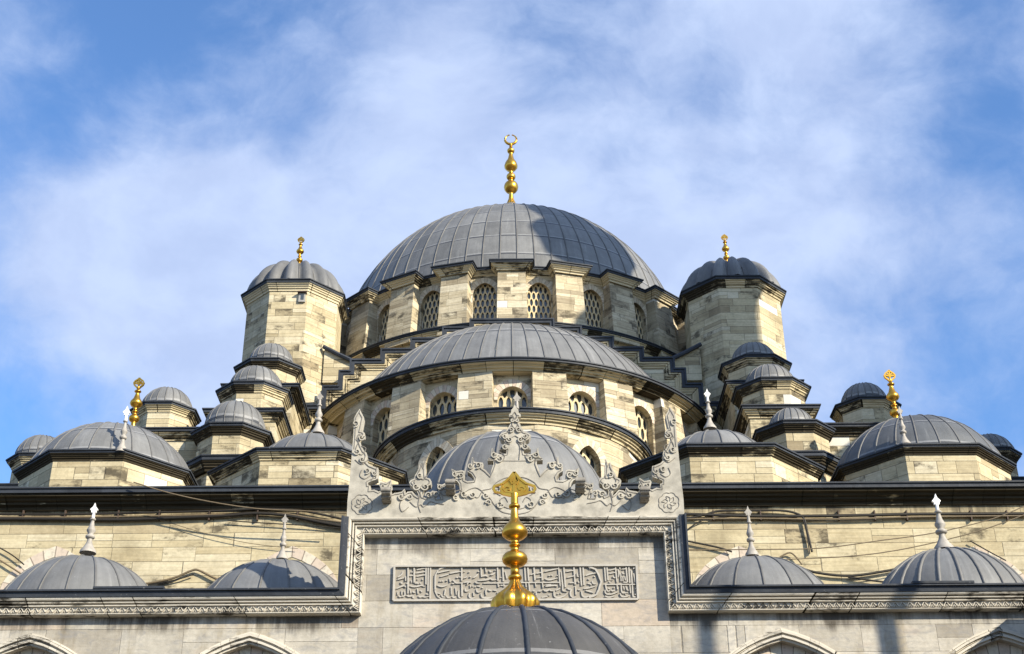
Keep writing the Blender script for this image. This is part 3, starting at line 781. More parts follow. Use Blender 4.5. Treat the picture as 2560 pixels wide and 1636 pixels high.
def block(name, label, x0, x1, y0, y1, H0, H1, o, h, m=STONE, cm=CORN, cat='buttress'):
    t = thing(name, ((x0 + x1) / 2, y0, Z(H0)), label, cat, 'stone buttress blocks carrying the turrets')
    p = [(x0 + o, y1), (x0 + o, y0 + o), (x1 - o, y0 + o), (x1 - o, y1)]
    q = MB(); walls(q, p, False, Z(H0), Z(H1 - h * .95), u0=random.uniform(0, 9)); q.build('wall', m, t)
    q = MB(); sweep(q, p, False, stone_prof(o, h, Z(H1)), PL); q.build('cornice', cm, t)
    q = MB(); sweep(q, p, False, lead_prof(o, h, Z(H1), 0.), PL); q.face([(a, b, Z(H1) + .03) for a, b in p]); q.build('lead_edging', LEADE, t)
    return t


for sx, nm in ((-1, 'left'), (1, 'right')):
    f = lambda a, b: (min(a * sx, b * sx), max(a * sx, b * sx))
    x0, x1 = f(8.13, 10.95 if sx < 0 else 10.88)
    block('buttress_block', 'corniced stone block under the middle turret on the %s' % nm, x0, x1, 44.5, 51.5, 17, 21.82, .28, .42)
    x0, x1 = f(8.16, 11.1)
    block('buttress_block', 'corniced stone block under the upper turret on the %s' % nm, x0, x1, 47.5, 53, 21, 24.33, .28, .40)
    x0, x1 = f(10.5, 14.3)
    block('buttress_block', 'corniced stone block behind the big low dome on the %s' % nm, x0, x1, 43.8, 50, 17, 20.75, .28, .40)
    x0, x1 = f(15.2, 18.4)
    block('buttress_block', 'corniced stone block under the outermost turret on the %s' % nm, x0, x1, 43.6, 48, 15, 18.6, .28, .36)
    q = thing('turret_base', (sx * 9.58, 43.87, Z(16)), 'octagonal stone base with black cornice below the lowest turret on the %s' % nm, 'base', 'octagonal turret bases')
    Rb = 1.5; w2 = MB(); walls(w2, octagon(sx * 9.58, 43.87, Rb - .1), True, Z(15.5), Z(18.7)); w2.build('wall', STONE, q)
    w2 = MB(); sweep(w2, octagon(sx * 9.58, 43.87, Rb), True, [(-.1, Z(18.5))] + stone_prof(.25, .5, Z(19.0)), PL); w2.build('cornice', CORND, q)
    w2 = MB(); sweep(w2, octagon(sx * 9.58, 43.87, Rb), True, lead_prof(.25, .5, Z(19.0), .4), PL); w2.build('lead_edging', LEADE, q)

G2 = 'low octagonal domed bays over the prayer hall front'
oct_building('domed_bay', 'domed bay', 'low octagonal domed bay just left of the portal crest', -6.36, 41.0, 3.29, 17.3, .22, .33, 15.95, 2.16, 16.8, 18, 1, G2, STONE, CORN, ribr=.035)
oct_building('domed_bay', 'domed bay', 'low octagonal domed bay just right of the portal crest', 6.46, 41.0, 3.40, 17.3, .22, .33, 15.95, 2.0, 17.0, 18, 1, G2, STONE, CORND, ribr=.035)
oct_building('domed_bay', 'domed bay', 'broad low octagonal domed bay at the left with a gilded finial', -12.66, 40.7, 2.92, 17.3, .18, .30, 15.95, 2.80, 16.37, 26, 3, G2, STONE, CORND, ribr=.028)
oct_building('domed_bay', 'domed bay', 'broad low octagonal domed bay at the right, its lead dome coloured darker to stand for shade', 12.74, 40.7, 2.94, 17.3, .18, .30, 15.95, 2.84, 16.40, 26, 3, G2, STONE, CORND, ribr=.028, leadm=lead_mat('shade_toned_sheet_lead', (.085, .09, .095)))  # lead colour darkened so this sunlit dome reads as lying in shadow

# ------------------------------------------------------------------ prayer hall front wall
hall = thing('prayer_hall', (0, 45, 0), 'yellow limestone prayer hall wall with long black crusted cornice behind the porch', 'building')
q = MB(); q.box(-23, 23, 38.3, 76, 0, Z(15.6)); q.build('wall', WALLST, hall)
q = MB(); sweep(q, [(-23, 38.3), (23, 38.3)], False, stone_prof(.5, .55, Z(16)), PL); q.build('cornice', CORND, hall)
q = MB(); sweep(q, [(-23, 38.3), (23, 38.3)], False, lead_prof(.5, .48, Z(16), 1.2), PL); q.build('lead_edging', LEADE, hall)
q = MB(); q.face([(-23, 39.4, Z(16.05)), (23, 39.4, Z(16.05)), (23, 76, Z(16.3)), (-23, 76, Z(16.3))]); q.build('roof', LEADN, hall)
q = MB(); q.box(-8.4, 8.4, 60, 74, Z(15.9), Z(28.6)); q.build('upper_wall', STONE, hall)
for cxp in (142, 732, 1846, 2436):
    c = at(cxp, 1364, 38.3); mp = lambda a, b, h, c=c: (c.x + a, 38.3 - h, c.z + b)
    vr = MB(); vous_ring(vr, mp, 1.12, -1.35, 1.0, .30, .015, 6, .35, .5); vr.build('arch_stones', VOUSW, hall)
    q = MB(); A = arch_pts(.95, -1.45, .9, 6, .3); q.face([mp(a, b, .012) for a, b in [(-.95, -2.4)] + A + [(.95, -2.4)]]); q.build('window', GLASS, hall)

# ------------------------------------------------------------------ porch with domes
porch = [thing('porch', (-9, 31, 0), 'grey marble porch front with pointed arches and lead edged cornice, wing left of the portal', 'porch', 'porch wings beside the portal'),
         thing('porch', (9, 31, 0), 'grey marble porch front with pointed arches and lead edged cornice, wing right of the portal', 'porch', 'porch wings beside the portal')]
Yw = 30.8; XP = 3.82; Xc = 14.5
FP = lambda a, b, h: (a, Yw - h, b)
arches = [(-10.82, 1), (-5.89, 1), (6.02, 1), (10.86, 1)]
AP = 9.36
Hb0 = Z(10.0)
def seg_wall(pw, x0, x1, cx):
    """wall strip x0..x1 with one pointed arch opening down to the capitals"""
    mp = lambda a, b, h: FP(cx + a, b, h)
    wall_panel(pw, mp, x0 - cx, x1 - cx, 0.0, Hb0, 1.95, .02, Z(7.3), 1.90, .7, cx, .25)
pw = MB(); seg_wall(pw, -14.5, -8.35, -10.86); seg_wall(pw, -8.35, -3.4, -5.93); pw.build('wall', MARBLE, porch[0])
pw = MB(); seg_wall(pw, 3.4, 8.42, 6.02); seg_wall(pw, 8.42, 14.5, 10.9); pw.build('wall', MARBLE, porch[1])
for cx in (-10.86, -5.93, 6.02, 10.9):
    mp = lambda a, b, h, cx=cx: FP(cx + a, b, h)
    am = MB()
    for (ra, rb, hh) in ((1.95, .05, .03), (2.0, .05, .10), (2.07, .03, .05), (2.10, .05, .12), (2.17, .04, .04)):
        vous_ring(am, mp, ra, Z(7.3), 1.90 + (ra - 1.95) * 1.08, rb, hh, 12, .25)
    am.build('archivolt', CORNM, porch[cx > 0])
    vr = MB(); vous_ring(vr, lambda a, b, h, cx=cx: FP(cx + a, b, h - .18), 1.50, Z(7.3), 1.44, .47, 0., 11, .25); vr.build('arch_stones', VOUSW, porch[cx > 0])
FRP = [(.36, .0), (.36, .19), (.345, .215), (.33, .215), (.325, .185), (.185, .215), (.18, .27), (.155, .275), (.15, .225), (.125, .225), (.12, .305), (.095, .315), (.09, .255), (.065, .255), (.06, .345), (.03, .365), (0., .365), (0., 0.)]
HT, HC_ = Z(12.07), Z(10.2)
fpath = [(-Xc, HC_), (-XP, HC_), (-XP, HT), (XP + .03, HT), (XP + .03, HC_), (Xc, HC_)]
frp = FRP[::-1]
ledp = [(-Xc, HC_ + .16), (-XP - .16, HC_ + .16), (-XP - .16, HT + .02)]; ledr = [(XP + .19, HT + .02), (XP + .19, HC_ + .16), (Xc, HC_ + .16)]
LP = [(0, -.3), (0, .46), (.04, .46), (.05, .41), (.16, .39), (.16, .0)]
for w_, sg, lp, bx_ in ((0, (0,), ledp, (-9.5, -7.9)), (1, (4,), ledr, (9.0, 10.4))):
    q = MB(); sweep(q, fpath, False, frp, FP, segs=sg); q.build('cornice', CORNM, porch[w_])
    q = MB(); sweep(q, lp, False, LP, FP); q.build('lead_edging', LEADE, porch[w_])
    q = MB(); q.box(bx_[0], bx_[1], Yw - .48, Yw + .2, HC_ + .163, HC_ + .215); q.build('lead_patch', LEADE, porch[w_])
# carved palmette band of the cornice and the portal frame
def palmettes(mb, a, b, down):
    L = math.dist(a, b); n = round(L / .165); ux, uy = (b[0] - a[0]) / L, (b[1] - a[1]) / L
    nx, ny = uy, -ux
    for i in range(n):
        s0 = (i + .5) * L / n
        P = lambda s_, t_: (a[0] + ux * (s0 + s_) + nx * t_, a[1] + uy * (s0 + s_) + ny * t_)
        mb.ribbon([P(-.075, .30), P(-.04, .24), P(-.005, .195)], [.014, .016, .012], FP, .17, .235)
        mb.ribbon([P(.075, .30), P(.04, .24), P(.005, .195)], [.014, .016, .012], FP, .17, .235)
        mb.ribbon([P(-.03, .31), P(0, .255), P(.03, .31)], .014, FP, .17, .225)
q = MB(); palmettes(q, fpath[0], (fpath[1][0] + .3, HC_), 1); q.build('carved_band', CORNM, porch[0])
q = MB(); palmettes(q, (fpath[4][0] - .3, HC_), fpath[5], 1); q.build('carved_band', CORNM, porch[1])
q = MB(); q.box(-Xc, -.01, 31.5, 38.3, Z(9.6), Z(10.1)); q.build('roof', LEADN, porch[0])
q = MB(); q.box(.01, Xc, 31.5, 38.3, Z(9.6), Z(10.1)); q.build('roof', LEADN, porch[1])
for x in (-8.37, 8.42, -12.9, 12.9):
    q = MB(); q.lathe([(.5, 0), (.5, .3), (.36, .4), (.33, Z(5.6)), (.45, Z(6.1)), (.5, Z(6.4)), (.5, Z(6.5))], (x, Yw + .36, 0), 20); q.build('column', MSTONE, porch[x > 0])
pd = [(-10.98, 2.25, 10.22, 20, 'lead dome on the porch roof at the far left, lit, left of its neighbour'), (-6.0, 2.25, 10.09, 18, 'lead dome on the porch roof left of the portal, half in shadow'),
      (6.13, 2.22, 10.12, 18, 'lead dome on the porch roof right of the portal'), (11.08, 2.10, 10.42, 24, 'lead dome on the porch roof at the far right with closely set rounded seams')]
for x, R_, Hc, nr, lab in pd:
    t = thing('porch_dome', (x, 34.3, Z(9.8)), lab, 'dome', 'lead domes on the porch roof')
    dome(t, x, 34.3, Hc, R_, 10.05, nr, 1, ribr=.045 if x > 10 else .03, phase=.12)
    q = MB(); q.lathe([(R_ + .12, 0), (R_ + .12, .25), (R_ + .05, .3), (R_ - .1, .36)], (x, 34.3, Z(10.05)), 64); q.build('rim', LEADN, t)
t = thing('porch_dome', (0, 34.3, Z(10)), 'raised lead dome behind the carved portal crest', 'dome', 'lead domes on the porch roof')
dome(t, -.03, 34.3, 13.11, 2.70, 12.9, 20, 2, ribr=.04, phase=.157)
q = MB(); walls(q, octagon(0, 34.3, 2.95), True, Z(10), Z(12.7)); q.build('drum', STONE, t)
q = MB(); sweep(q, octagon(0, 34.3, 2.95), True, lead_prof(.15, .4, Z(12.9), .3), PL); q.build('lead_edging', LEADE, t)

# ------------------------------------------------------------------ portal
portal = thing('portal', (0, 31, 0), 'tall grey marble portal slab framed by carved moulding with pierced crest on top', 'portal')
q = MB(); q.box(-XP - .14, XP + .17, Yw + .01, Yw + 1.0, Z(8), Z(12.07)); q.box(-3.45, 3.45, Yw + .3, Yw + 1., 0, Z(8.6)); q.face([FP(-3.52, 0, .004), FP(3.52, 0, .004), FP(3.52, Z(11.8), .004), FP(-3.52, Z(11.8), .004)], [(-3.52, 0), (3.52, 0), (3.52, Z(11.8)), (-3.52, Z(11.8))]); q.build('wall', MARBLEP, portal)
q = MB(); sweep(q, fpath, False, frp, FP, segs=(1, 2, 3)); q.build('frame_moulding', CORNM, portal)
q = MB(); palmettes(q, (-XP, HC_ - .3), (-XP, HT - .3), 1); palmettes(q, (-XP + .3, HT), (XP - .27, HT), 1); palmettes(q, (XP + .03, HT - .3), (XP + .03, HC_ - .3), 1); q.build('carved_band', CORNM, portal)
# --- carved inscription (strokes traced by hand)
pa, pb = at(982.6, 1414, Yw - .04), at(1597, 1501, Yw - .04)
k_ = (pb.x - pa.x) / (1597 - 982.6)
def ip(ox):
    def f(x, y):
        p = at(ox + x / 14.657, 1405 + y / 14.657, Yw - .04); return (p.x, p.z)
    return f
ins = MB(); fr = MB()
A4 = [ip(975), ip(1110), ip(1290), ip(1445)]
c00 = A4[0](165, 160); c10 = A4[3](2140, 130); c11 = A4[3](2200, 1370); c01 = A4[0](125, 1420)
gnd = MB(); gnd.face([FP(*c01, .006), FP(*c11, .006), FP(*c10, .006), FP(*c00, .006)]); gnd.build('inscription_ground', MGROUND, portal)
for a, b in ((c00, c10), (c10, c11), (c11, c01), (c01, c00)): fr.ribbon([a, b], .045, FP, 0., .06)
def stk(pn, pts, wd=.022):
    n = len(pts); ww = wd if n < 3 else [wd * (.62 + .75 * math.sin(math.pi * min(1, i / (n - 1) + .08)) ** .8) for i in range(n)]
    ins.ribbon([A4[pn](x + 42, y - 30) for x, y in pts], ww, FP, .0, .034)
def curve(pts, n=4):
    out = []
    P = [pts[0]] + list(pts) + [pts[-1]]
    for i in range(1, len(P) - 2):
        for j in range(n):
            t = j / n; a, b, c, d = P[i - 1], P[i], P[i + 1], P[i + 2]
            out.append(tuple(.5 * ((2 * b[k]) + (-a[k] + c[k]) * t + (2 * a[k] - 5 * b[k] + 4 * c[k] - d[k]) * t * t + (-a[k] + 3 * b[k] - 3 * c[k] + d[k]) * t ** 3) for k in (0, 1)))
    return out + [pts[-1]]
STR = {0: [[(620, 230), (620, 1190)], [(845, 240), (845, 790)], [(1280, 240), (1275, 860)], [(1360, 200), (1350, 1110)], [(1445, 180), (1425, 1380)], [(250, 590), (380, 500), (440, 370)], [(240, 670), (470, 615)],
           [(530, 560), (530, 730)], [(360, 760), (380, 815), (420, 815)], [(200, 1005), (460, 900), (500, 920), (545, 965)], [(560, 800), (600, 830)], [(940, 315), (1290, 250)], [(920, 440), (1290, 375)], [(940, 560), (1290, 490)],
           [(680, 540), (830, 515)], [(740, 400), (790, 400)], [(690, 905), (800, 935), (930, 930), (1070, 895), (1140, 890), (1200, 920), (1270, 915)], [(870, 810), (960, 800), (990, 840)], [(1060, 790), (1100, 830)], [(740, 700), (745, 790)],
           [(950, 660), (985, 660)], [(1150, 640), (1155, 700)], [(390, 1080), (385, 1230)], [(490, 1090), (505, 1240), (430, 1290), (400, 1260)], [(270, 1250), (320, 1300), (385, 1290)], [(250, 1110), (235, 1230)], [(680, 1010), (730, 1190)],
           [(560, 1250), (650, 1290), (790, 1270), (800, 1340), (860, 1365)], [(790, 1100), (830, 1140), (890, 1160)], [(960, 1000), (985, 1200)], [(1000, 1270), (1060, 1315), (1150, 1290), (1240, 1320), (1400, 1290)], [(1070, 1060), (1130, 1135)], [(1280, 1200), (1360, 1230)],
           [(1620, 500), (1615, 1050)], [(1740, 310), (1860, 250), (2000, 205)], [(1700, 430), (2060, 350)], [(1800, 570), (2060, 500)], [(1690, 870), (1760, 910), (1900, 930), (2060, 880)], [(1770, 730), (1820, 740)], [(1860, 730), (1910, 735)], [(1690, 1170), (1800, 1190)], [(1990, 1030), (1950, 1260)], [(1840, 1220), (1890, 1310), (1990, 1320)]],
       1: [[(610, 220), (605, 720)], [(610, 790), (620, 1290)], [(1310, 220), (1330, 580)], [(1920, 220), (1935, 720)], [(2110, 220), (2135, 740)], [(0, 370), (170, 330)], [(170, 450), (350, 410), (580, 380)], [(0, 510), (130, 490)],
           [(160, 620), (185, 770)], [(30, 700), (80, 720)], [(280, 690), (340, 740), (400, 800), (600, 810)], [(410, 590), (470, 610)], [(510, 580), (570, 590)], [(250, 820), (330, 830)], [(700, 370), (710, 400)], [(860, 400), (900, 400)], [(1200, 380), (1250, 390)],
           [(700, 620), (800, 580)], [(1030, 610), (1130, 560), (1200, 470)], [(900, 560), (950, 590)], [(1480, 250), (1505, 420)], [(1640, 330), (1650, 390), (1720, 395)], [(1810, 330), (1850, 340)], [(1660, 500), (1760, 480), (1840, 420)],
           [(1350, 560), (1450, 530), (1530, 545), (1560, 580)], [(1210, 715), (1500, 690), (1660, 645), (1710, 680), (1790, 690), (1880, 680)], [(1110, 750), (1150, 800), (1290, 810)], [(690, 790), (840, 760), (950, 790)], [(860, 770), (800, 860)], [(1400, 810), (2330, 800)],
           [(920, 870), (930, 970)], [(1010, 890), (1015, 940)], [(1090, 940), (1130, 950)], [(1170, 910), (1280, 930)], [(1340, 970), (1390, 980)], [(220, 950), (230, 1230)], [(380, 970), (410, 1230)], [(30, 1240), (90, 1330), (180, 1335)], [(260, 1280), (310, 1330), (400, 1320)], [(510, 1060), (490, 1200), (510, 1320), (580, 1360)],
           [(740, 1000), (740, 1080), (800, 1100), (860, 1090)], [(900, 1170), (880, 1260), (910, 1330), (970, 1360), (1100, 1350)], [(1040, 1140), (1050, 1280)], [(1160, 1010), (1160, 1100), (1220, 1140), (1300, 1120)], [(1320, 1180), (1330, 1280), (1400, 1340), (1600, 1350), (1760, 1310)],
           [(1530, 1000), (1490, 1100), (1500, 1250)], [(1580, 1040), (1640, 1075), (1700, 1080)], [(1770, 1065), (1880, 1080)], [(1940, 830), (1955, 950)], [(2150, 830), (2155, 930)], [(2040, 890), (2120, 890)], [(1930, 1130), (1925, 1260)], [(2000, 1110), (2010, 1220)], [(2080, 1110), (2110, 1115)], [(2200, 370), (2260, 640)], [(2030, 590), (2060, 620)], [(2160, 1030), (2200, 1060)]],
       2: [[(280, 220), (310, 720)], [(390, 200), (425, 720)], [(615, 220), (655, 710)], [(895, 220), (925, 710)], [(1520, 210), (1560, 700), (1580, 930)], [(1610, 370), (1670, 900), (1680, 1080), (1830, 1110)], [(1710, 200), (1770, 960)], [(2080, 220), (2130, 860)], [(2310, 220), (2340, 700)],
           [(490, 500), (620, 455)], [(710, 450), (900, 410)], [(740, 620), (910, 590)], [(1010, 380), (1250, 320), (1500, 280)], [(1020, 640), (1120, 680), (1260, 675), (1500, 620)], [(1150, 520), (1200, 540)], [(1250, 510), (1300, 530)], [(1460, 540), (1490, 520)], [(100, 790), (1560, 780)],
           [(1800, 380), (2090, 335)], [(1840, 600), (2100, 540)], [(1920, 795), (2080, 790)], [(2210, 430), (2210, 550), (2260, 570)], [(2220, 720), (2270, 800)], [(320, 810), (335, 960)], [(430, 790), (455, 1110)], [(670, 810), (690, 940)], [(930, 810), (945, 970)],
           [(1040, 880), (1250, 860)], [(1040, 930), (1380, 890), (1470, 930)], [(960, 1040), (1020, 1090), (1100, 1090), (1180, 1040), (1220, 1080), (1350, 1100)], [(570, 1090), (650, 1100)], [(780, 1100), (890, 1100)], [(700, 1130), (695, 1260)], [(1360, 1090), (1350, 1200), (1390, 1300), (1500, 1340), (1700, 1290), (1850, 1180)],
           [(1430, 1070), (1580, 1000)], [(1470, 1190), (1520, 1200)], [(1580, 1170), (1620, 1180)], [(1140, 1240), (1200, 1245)], [(910, 1330), (1120, 1290)], [(1830, 990), (1900, 1030), (1980, 1040), (1950, 1150), (1970, 1270), (2040, 1330), (2160, 1330)], [(2140, 920), (2155, 1230)], [(2230, 1040), (2320, 1060)]],
       3: [[(35, 210), (90, 900)], [(145, 200), (180, 880)], [(90, 1090), (110, 1240), (200, 1320), (400, 1280), (670, 1200)], [(370, 270), (420, 280)], [(240, 530), (400, 470), (680, 420)], [(540, 560), (590, 570)], [(320, 650), (380, 670)], [(480, 720), (500, 800), (560, 830), (620, 830)], [(310, 820), (420, 830), (440, 890)],
           [(180, 1010), (400, 970), (600, 920)], [(240, 1075), (380, 1110), (530, 1160)], [(930, 200), (975, 740)], [(1020, 200), (1060, 700)], [(1330, 180), (1370, 600), (1390, 790)], [(1480, 180), (1500, 300)], [(1430, 300), (1460, 450), (1440, 600)], [(1520, 440), (1540, 740)], [(1720, 180), (1770, 780)], [(1820, 180), (1860, 800)], [(1910, 330), (1945, 830)],
           [(1110, 340), (1330, 280)], [(1110, 460), (1330, 410)], [(1250, 540), (1270, 600), (1330, 610)], [(1100, 740), (1140, 800)], [(1150, 680), (1170, 690)], [(1220, 680), (1240, 690)], [(1580, 300), (1740, 270)], [(1590, 400), (1610, 460), (1670, 470)], [(1600, 550), (1610, 740)], [(1670, 560), (1700, 710)], [(1620, 770), (1760, 780)], [(930, 855), (2100, 855)],
           [(970, 870), (1000, 1010), (1050, 1100), (1140, 1090)], [(1060, 990), (1130, 1020)], [(1170, 1060), (1230, 1090), (1320, 1070)], [(1280, 950), (1285, 1000)], [(1390, 880), (1410, 1040)], [(950, 1050), (960, 1150), (1030, 1210), (1200, 1210), (1440, 1130)], [(950, 1280), (1090, 1320), (1300, 1280)], [(1540, 880), (1555, 1080), (1600, 1160), (1700, 1160), (1790, 1160)],
           [(1620, 920), (1660, 1050)], [(1710, 910), (1760, 1040), (1810, 1080)], [(1860, 880), (1890, 1180)], [(1500, 1180), (1560, 1290), (1700, 1300), (1850, 1270)], [(1690, 1210), (1730, 1230)], [(1950, 880), (1970, 1250), (2020, 1310), (2120, 1300)], [(2000, 450), (2060, 790)], [(2120, 380), (2160, 1320)], [(1980, 280), (2020, 260), (2060, 230), (2100, 300)], [(2050, 1010), (2090, 1010)], [(2040, 1220), (2100, 1230)]]}
for pn, ls in STR.items():
    for l in ls: stk(pn, l if len(l) < 3 else curve(l, 3), .032 if len(l) == 2 and abs(l[0][1] - l[1][1]) > 400 else .025)
# scalloped ends of the middle cartouche
ins.ribbon([A4[3](x, y) for x, y in ((380, 165), (480, 210), (640, 270), (700, 370), (760, 480), (800, 600), (855, 735), (800, 880), (770, 1010), (720, 1110), (680, 1200), (560, 1260), (400, 1300))], .04, FP, 0., .042)
ins.ribbon([A4[0](x, y) for x, y in ((2060, 190), (1900, 230), (1760, 300), (1690, 430), (1640, 560), (1640, 900), (1660, 1080), (1740, 1250), (1860, 1340), (2050, 1370))], .03, FP, 0., .03)
io = ins.build('inscription', MCUT, portal); fr.build('inscription_border', MCUT, portal)
# --- crest outline (left half, photo detail coordinates), mirrored about the axis
CR1 = [(38, 1500), (45, 1300), (75, 1000), (95, 760), (110, 600), (125, 400), (133, 190), (170, 120), (210, 65), (228, 110), (265, 180), (250, 260), (236, 330), (222, 372), (245, 362), (276, 388), (272, 425), (246, 440), (205, 428), (188, 470), (215, 500), (235, 560), (265, 620),
       (300, 650), (312, 690), (296, 735), (305, 775), (345, 812), (430, 846), (455, 850), (450, 990), (415, 1008), (370, 1022), (318, 1048), (322, 1082), (352, 1086), (342, 1150), (400, 1136), (462, 1164), (488, 1150), (466, 1062), (482, 1034), (560, 1046), (625, 1003), (633, 1060), (614, 1092), (634, 1168),
       (640, 1200), (668, 1182), (715, 1176), (766, 1164), (802, 1126), (816, 1160), (812, 1196), (842, 1166), (905, 1158), (946, 1206), (978, 1236), (986, 1196), (962, 1152), (922, 1112), (882, 1078), (866, 1042), (884, 1012), (933, 992), (940, 950), (984, 880), (1010, 780), (1036, 850), (1060, 742), (1080, 800),
       (1086, 938), (1090, 976), (1140, 992), (1162, 1030), (1150, 1072), (1108, 1092), (1060, 1130), (1038, 1182), (1048, 1232), (1084, 1252), (1104, 1200), (1176, 1150), (1206, 1160), (1236, 1262), (1290, 1266), (1262, 1180), (1236, 1060), (1300, 1072), (1362, 1042), (1402, 1062), (1416, 1112), (1390, 1176), (1420, 1212),
       (1522, 1182), (1538, 1150), (1530, 1062), (1500, 1024), (1440, 1002), (1452, 950), (1425, 860), (1490, 892), (1560, 880), (1602, 892), (1606, 950), (1600, 1012), (1640, 1026), (1722, 1020), (1726, 984), (1690, 930), (1640, 900), (1640, 850), (1690, 802), (1700, 700), (1732, 770), (1842, 780), (1852, 812), (1836, 852),
       (1882, 880), (1942, 950), (1956, 880), (1984, 800)]
CR2 = [(190, 1262), (108, 1262), (112, 1240), (158, 1200), (170, 1082), (212, 1150), (290, 1180), (375, 1165), (380, 1120), (345, 1098), (276, 1110), (300, 1066), (345, 1040), (350, 985), (300, 960), (270, 906), (310, 872), (372, 850), (402, 800), (432, 740), (444, 700), (470, 672), (448, 640), (412, 640), (416, 600), (440, 590), (446, 542), (472, 512), (492, 470), (500, 380)]
half = [(860 + x / 5.307, 1010 + y / 5.307) for x, y in CR1] + [(1200 + x / 5.7, 930 + y / 5.7) for x, y in CR2]
YC = 30.55
pts = []
for x, y in half:
    p = at(x, y, YC); pts.append((p.x, p.z))
ax = at(1288.3, 1200, YC).x; pts[0] = (pts[0][0], HT); pts = [p for p in pts if p[0] < ax - .012 or True]
full_ = pts + [(2 * ax - a, b) for a, b in reversed(pts)]
q = MB(); q.prism(full_[::-1], lambda a, b, h: (a, YC + h, b), 0., .26)
crest = q.build('crest', MCARVE, portal)
rl = MB(); CP = lambda a, b, h: (a, YC - h, b)
def cpx(x, y): p = at(x, y, YC); return (p.x, p.z)
def mir(p): return (2 * ax - p[0], p[1])
def relief(pl, wd=.028, both=True):
    c = curve([cpx(*p) for p in pl], 4); rl.ribbon(c, wd * .62, CP, -.01, .012)
    if both: rl.ribbon([mir(p) for p in c], wd * .62, CP, -.01, .012)
for cx_, cy_, r_, nl in ((905, 1262, 24, 8),):
    loop = [(cx_ + (r_ + 2.5 * abs(math.sin(nl * t / 2))) * math.cos(t), cy_ + (r_ + 2.5 * abs(math.sin(nl * t / 2))) * .97 * math.sin(t)) for t in [2 * math.pi * i / 32 for i in range(33)]]
    relief(loop, .02)
    for k in range(6):
        t = k * math.pi / 3; relief([(cx_ + 4 * math.cos(t), cy_ + 4 * math.sin(t)), (cx_ + 12 * math.cos(t + .3), cy_ + 12 * math.sin(t + .3)), (cx_ + 18 * math.cos(t + .9), cy_ + 17 * math.sin(t + .9)), (cx_ + 11 * math.cos(t + 1.0), cy_ + 11 * math.sin(t + 1.0))], .018)
relief([(1287, 1193), (1262, 1196), (1240, 1208), (1228, 1222), (1205, 1228), (1225, 1246), (1236, 1262), (1255, 1280), (1287, 1287)], .026)
relief([(1287, 1202), (1266, 1206), (1258, 1220), (1268, 1228), (1276, 1218)], .02)
relief([(1287, 1275), (1262, 1268), (1250, 1252), (1262, 1244), (1270, 1256)], .02)
relief([(1252, 1240), (1240, 1232), (1246, 1222), (1256, 1230)], .02)
relief([(1205, 1228), (1190, 1220), (1172, 1225), (1160, 1232), (1150, 1226), (1137, 1230)], .024)
relief([(1205, 1230), (1195, 1245), (1180, 1240), (1168, 1248), (1160, 1236)], .022)
relief([(1025, 1255), (1040, 1268), (1052, 1262), (1060, 1268), (1075, 1255), (1088, 1258), (1110, 1262)], .024)
relief([(1050, 1240), (1046, 1262), (1052, 1282)], .022)
relief([(1050, 1190), (1036, 1205), (1046, 1220), (1058, 1212)], .022); relief([(1052, 1170), (1044, 1190), (1060, 1200), (1066, 1190)], .02)
relief([(1010, 1238), (1000, 1262), (1006, 1280), (1022, 1268)], .022)
relief([(900, 1100), (890, 1125), (905, 1138), (915, 1122), (904, 1116)], .02); relief([(888, 1150), (905, 1162), (920, 1150)], .02)
relief([(905, 1175), (900, 1190), (912, 1198), (925, 1190)], .02); relief([(925, 1180), (935, 1190), (928, 1202)], .018); relief([(955, 1215), (965, 1228), (972, 1214)], .018)
relief([(1287, 1090), (1272, 1098), (1262, 1094), (1262, 1106), (1275, 1112)], .022); relief([(1287, 1075), (1276, 1082), (1268, 1078)], .02)
relief([(1292, 1105), (1300, 1118), (1298, 1150)], .022, False); relief([(1250, 1132), (1262, 1140), (1256, 1152), (1246, 1146)], .02)
relief([(1287, 1050), (1280, 1062), (1287, 1072)], .018); relief([(1287, 1030), (1281, 1042), (1287, 1050)], .018)
relief([(1110, 1220), (1118, 1232), (1112, 1240), (1100, 1232)], .018); relief([(1145, 1185), (1152, 1196), (1160, 1186)], .018)
relief([(1221, 1152), (1287, 1153), (1352, 1152)], .012, False)
def scroll(cx_, cy_, r_, a0, dr, wd=.030, turns=1.25):
    L = []
    for i in range(15):
        f_ = i / 14; a = a0 + dr * f_ * turns * 2 * math.pi; rr = r_ * (1 - .85 * f_)
        L.append(cpx(cx_ + rr * math.cos(a), cy_ + rr * math.sin(a)))
    W_ = [wd * (1 - .5 * i / 14) for i in range(15)]
    sc.ribbon(L, W_, CP, -.01, .035); sc.ribbon([mir(p) for p in L], W_, CP, -.01, .035)
sc = MB()
